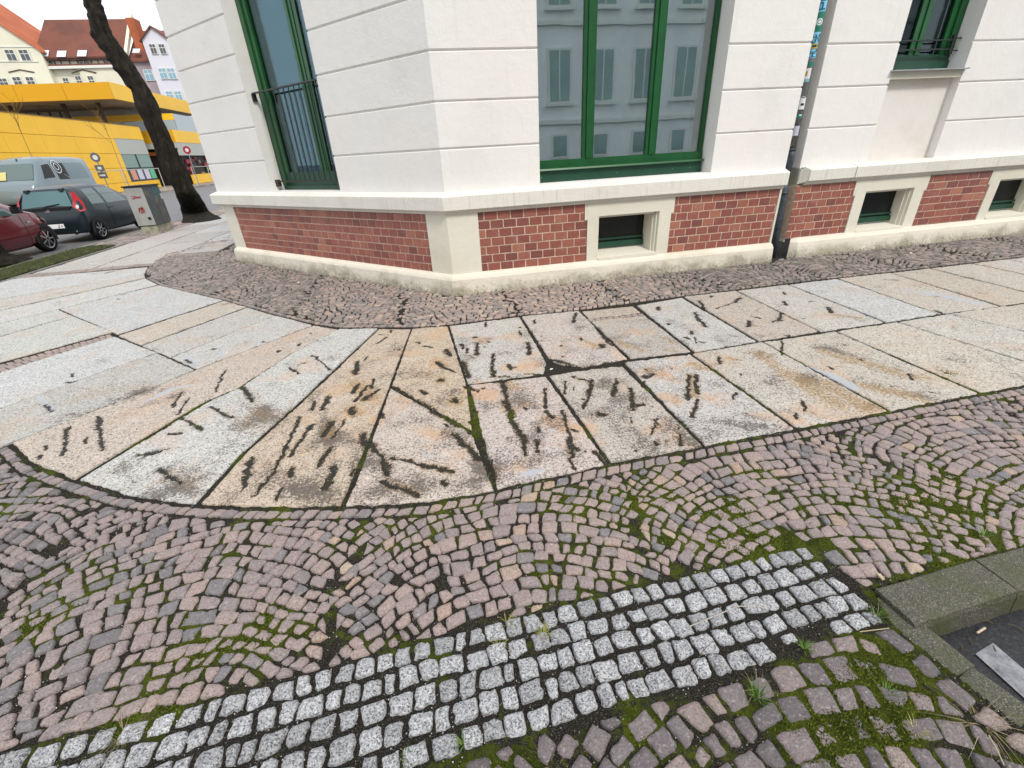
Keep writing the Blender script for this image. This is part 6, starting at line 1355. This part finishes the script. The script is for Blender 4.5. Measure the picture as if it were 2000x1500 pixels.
for s in np.arange(.25, 4.6, .16): wb('baluster', Op, s, s + .03, 1.22, 1.26, 7.35, 8.3, 'iron', b_)
wb('balcony_rail', Op, .2, 4.6, 1.2, 1.28, 8.3, 8.36, 'iron', b_); g = Geo(); g.tube([Op(4.95, .12, 0), Op(4.95, .12, 15)], .06, 8); g.build('rain_pipe', 'zinc', OP)
# ================================================================== small growth and litter on the paving
def tuft(label, X, Y, n, h, cols, spread=.03, name='grass_tuft', cat='grass tuft', droop=.6, grp='weeds in the paving joints', seed=0, wdt=.0016):
    rr = random.Random(seed + X); c = G(X, Y); R = root(name, label, cat, (c[0], c[1], -.01), grp); g = Geo()
    for i in range(n):
        a = rr.uniform(0, 6.28); r0 = rr.uniform(0, spread * .5); x, y = c[0] + math.cos(a) * r0, c[1] + math.sin(a) * r0; L = h * rr.uniform(.5, 1.2); b = a + rr.uniform(-.6, .6); w = wdt * rr.uniform(.7, 1.4); V = []
        for k in range(5): t = k / 4; d = spread * droop * t * t * rr.uniform(.8, 1.2) + L * .35 * t; V += [(x + math.cos(b) * d - math.sin(b) * w * (1 - t * .9), y + math.sin(b) * d + math.cos(b) * w * (1 - t * .9), -.01 + L * (t - .35 * t * t * droop)), (x + math.cos(b) * d + math.sin(b) * w * (1 - t * .9), y + math.sin(b) * d - math.cos(b) * w * (1 - t * .9), -.01 + L * (t - .35 * t * t * droop))]
        g.add(V, [(2 * k, 2 * k + 2, 2 * k + 3, 2 * k + 1) for k in range(4)], rr.random())
    g.build('blades', cols, R); return R
def bl(nm, a, b, c): MAT[nm] = (lambda m: (m.col(m.ramp(m.attr('rnd'), [(0, a), (.6, b), (1, c)])), m.m)[1])(MB_(nm, .7, .2))
bl('yellow_blade', (.16, .15, .03), (.30, .30, .07), (.42, .40, .14)); bl('green_blade', (.04, .09, .015), (.09, .17, .03), (.18, .26, .06)); bl('straw', (.13, .095, .05), (.24, .19, .11), (.38, .32, .2))
for lb_, X, Y, n, h, m in [('yellowish weed tuft between pink cobbles and grey band, near the middle', 990, 1216, 34, .030, 'yellow_blade'), ('yellowish weed tuft between two grey stones right of the first tuft', 1062, 1236, 40, .030, 'yellow_blade'), ('small yellowish weed between grey stones in the second course', 975, 1262, 26, .026, 'yellow_blade'),
    ('green weed at the lower edge of the grey band near its right end', 1572, 1265, 36, .035, 'green_blade'), ('green grass sprig at the tip of the grey band beside the kerb', 1712, 1203, 26, .05, 'green_blade'), ('green grass sprouting in a pothole among the dark cobbles', 1482, 1362, 44, .055, 'green_blade'),
    ('green weed by the lowest grey cobble at the bottom edge', 905, 1452, 18, .03, 'green_blade'), ('small green weed in the dark cobbles right of centre', 1730, 1352, 20, .04, 'green_blade'), ('pale green weed in the dark cobbles below the mossy patch', 1790, 1425, 24, .03, 'yellow_blade'), ('small green weed near the left end of the grey band', 800, 1478, 20, .025, 'green_blade'), ('small green weed at the kerb stone in the right hand cobbles', 1920, 1048, 26, .05, 'green_blade')]: tuft(lb_, X, Y, n, h, m)
tuft('dry straw coloured grass clump in the dark cobbles at the lower right', 1925, 1412, 34, .034, 'straw', spread=.10, name='dry_grass_clump', droop=1.0, seed=3, wdt=.0012); tuft('dry straw stalks beside the pothole in the dark cobbles', 1482, 1345, 14, .022, 'straw', spread=.05, name='dry_grass_clump', droop=1.0, seed=4, wdt=.0012); tuft('dry grass wisps on the left end of the grey band', 240, 1435, 22, .07, 'straw', spread=.07, name='dry_grass_clump', droop=1.0, seed=6, wdt=.001); tuft('dry root tangle at the bottom edge between dark cobbles', 1075, 1495, 18, .016, 'straw', spread=.06, name='dry_grass_clump', droop=1.0, seed=8, wdt=.001)
def stick(label, pts, r, col, name='twig', cat='twig', z=.008):
    P = [tuple(G(x, y)) + (z + random.uniform(0, .004),) for x, y in pts]; g = Geo(); g.tube(P, r, 5); o = g.build(name, flat('%s_%s' % (name, 'abcdefghijk'[len(bpy.data.materials) % 11]), col)); tag(o, label, cat, 'litter on the paving'); return o
stick('long pale dry stem lying across the grey granite band', [(1345, 1227), (1395, 1207), (1440, 1187), (1480, 1187), (1500, 1195)], .0018, (.42, .38, .33)); stick('thin dark twig on the grey granite band left of the long stem', [(1340, 1330), (1372, 1275), (1385, 1262)], .0012, (.10, .07, .05)); stick('short straw at the end of the grey band by the kerb', [(1678, 1237), (1735, 1230)], .0015, (.45, .36, .22)); stick('thin pale stalk on the pink cobbles at the far right', [(1705, 918), (1740, 933)], .0012, (.5, .5, .46)); stick('dry straw on the dark cobbles at the bottom right corner', [(1928, 1440), (1945, 1470), (1958, 1498)], .0015, (.42, .35, .22))
def bit(label, X, Y, w, l, h, col, name, cat, z=.003, ang=0.0):
    c = G(X, Y, z); ca_, sa = math.cos(ang), math.sin(ang); g = Geo(); q = [(-l / 2, -w / 2), (l / 2, -w * .4), (l * .45, w / 2), (-l * .4, w * .45)]
    g.hexa([(c[0] + a * ca_ - b * sa, c[1] + a * sa + b * ca_, z) for a, b in q] + [(c[0] + (a * ca_ - b * sa) * .9, c[1] + (a * sa + b * ca_) * .9, z + h + .001 * i) for i, (a, b) in enumerate(q)]); o = g.build(name, flat(name + '_mat_%d' % (X % 97), col)); tag(o, label, cat, 'litter on the paving')
g_c = Geo(); p = [tuple(G(1907, 1238, -.1)) + (-.095,), tuple(G(1922, 1229, -.1)) + (-.092,)]; g_c.tube(p, .004, 8); tag(g_c.build('cigarette_end', flat('cigarette_paper', (.55, .42, .30))), 'cigarette end on the dark asphalt beside the kerb corner', 'cigarette end', 'litter on the paving')
g_c = Geo(); p = [tuple(G(1940, 1262, -.1)) + (-.098,), tuple(G(1945, 1273, -.1)) + (-.098,)]; g_c.tube(p, .0015, 5); tag(g_c.build('straw', 'straw'), 'short straw on the asphalt above the painted line', 'straw', 'litter on the paving')
bit('small brown pebble at the foot of the kerb on the asphalt', 1842, 1227, .012, .016, .008, (.35, .27, .2), 'pebble', 'pebble', -.1); bit('white paper scrap in the wide gap between four slabs', 1077, 721, .012, .03, .001, (.75, .78, .8), 'paper_scrap', 'paper scrap', .002, .5)
for lb_, X, Y, w_, l_, c in [('white scrap on the wall side cobbles left of the corner', 583, 552, .03, .04, (.7, .7, .7)), ('white scrap on the wall side cobbles nearer the corner', 802, 573, .02, .035, (.75, .75, .72)), ('white scrap on the cobbles below the cellar window', 1178, 573, .015, .03, (.7, .72, .72)), ('white scrap on the cobbles before the adjoining house', 1779, 494, .03, .06, (.72, .72, .68)), ('pale fleck on the slab edge below the house corner', 855, 637, .006, .035, (.7, .66, .6)), ('tan leaf scrap among the pink cobbles by the kerb end', 1720, 1127, .012, .03, (.5, .4, .28))]: bit(lb_, X, Y, w_, l_, .004, c, 'paper_scrap', 'paper scrap', .004, X)

rr = random.Random(11)
for i, (X, Y, a, L) in enumerate([(1868, 1225, .3, .03), (1895, 1250, 1.2, .04), (1930, 1215, -.4, .03), (1880, 1265, .9, .025), (1960, 1190, .2, .05), (1915, 1206, 1.7, .02), (1985, 1225, -.8, .04)]):
    c = G(X, Y, -.1); g = Geo(); g.tube([(c[0] - math.cos(a) * L / 2, c[1] - math.sin(a) * L / 2, -.101), (c[0], c[1] + .004, -.097), (c[0] + math.cos(a) * L / 2, c[1] + math.sin(a) * L / 2, -.101)], .0013, 4)
    tag(g.build('dead_stalk', 'straw'), 'one of the thin dead stalks strewn on the dark asphalt under the kerb', 'stalk', 'dead stalks on the asphalt')
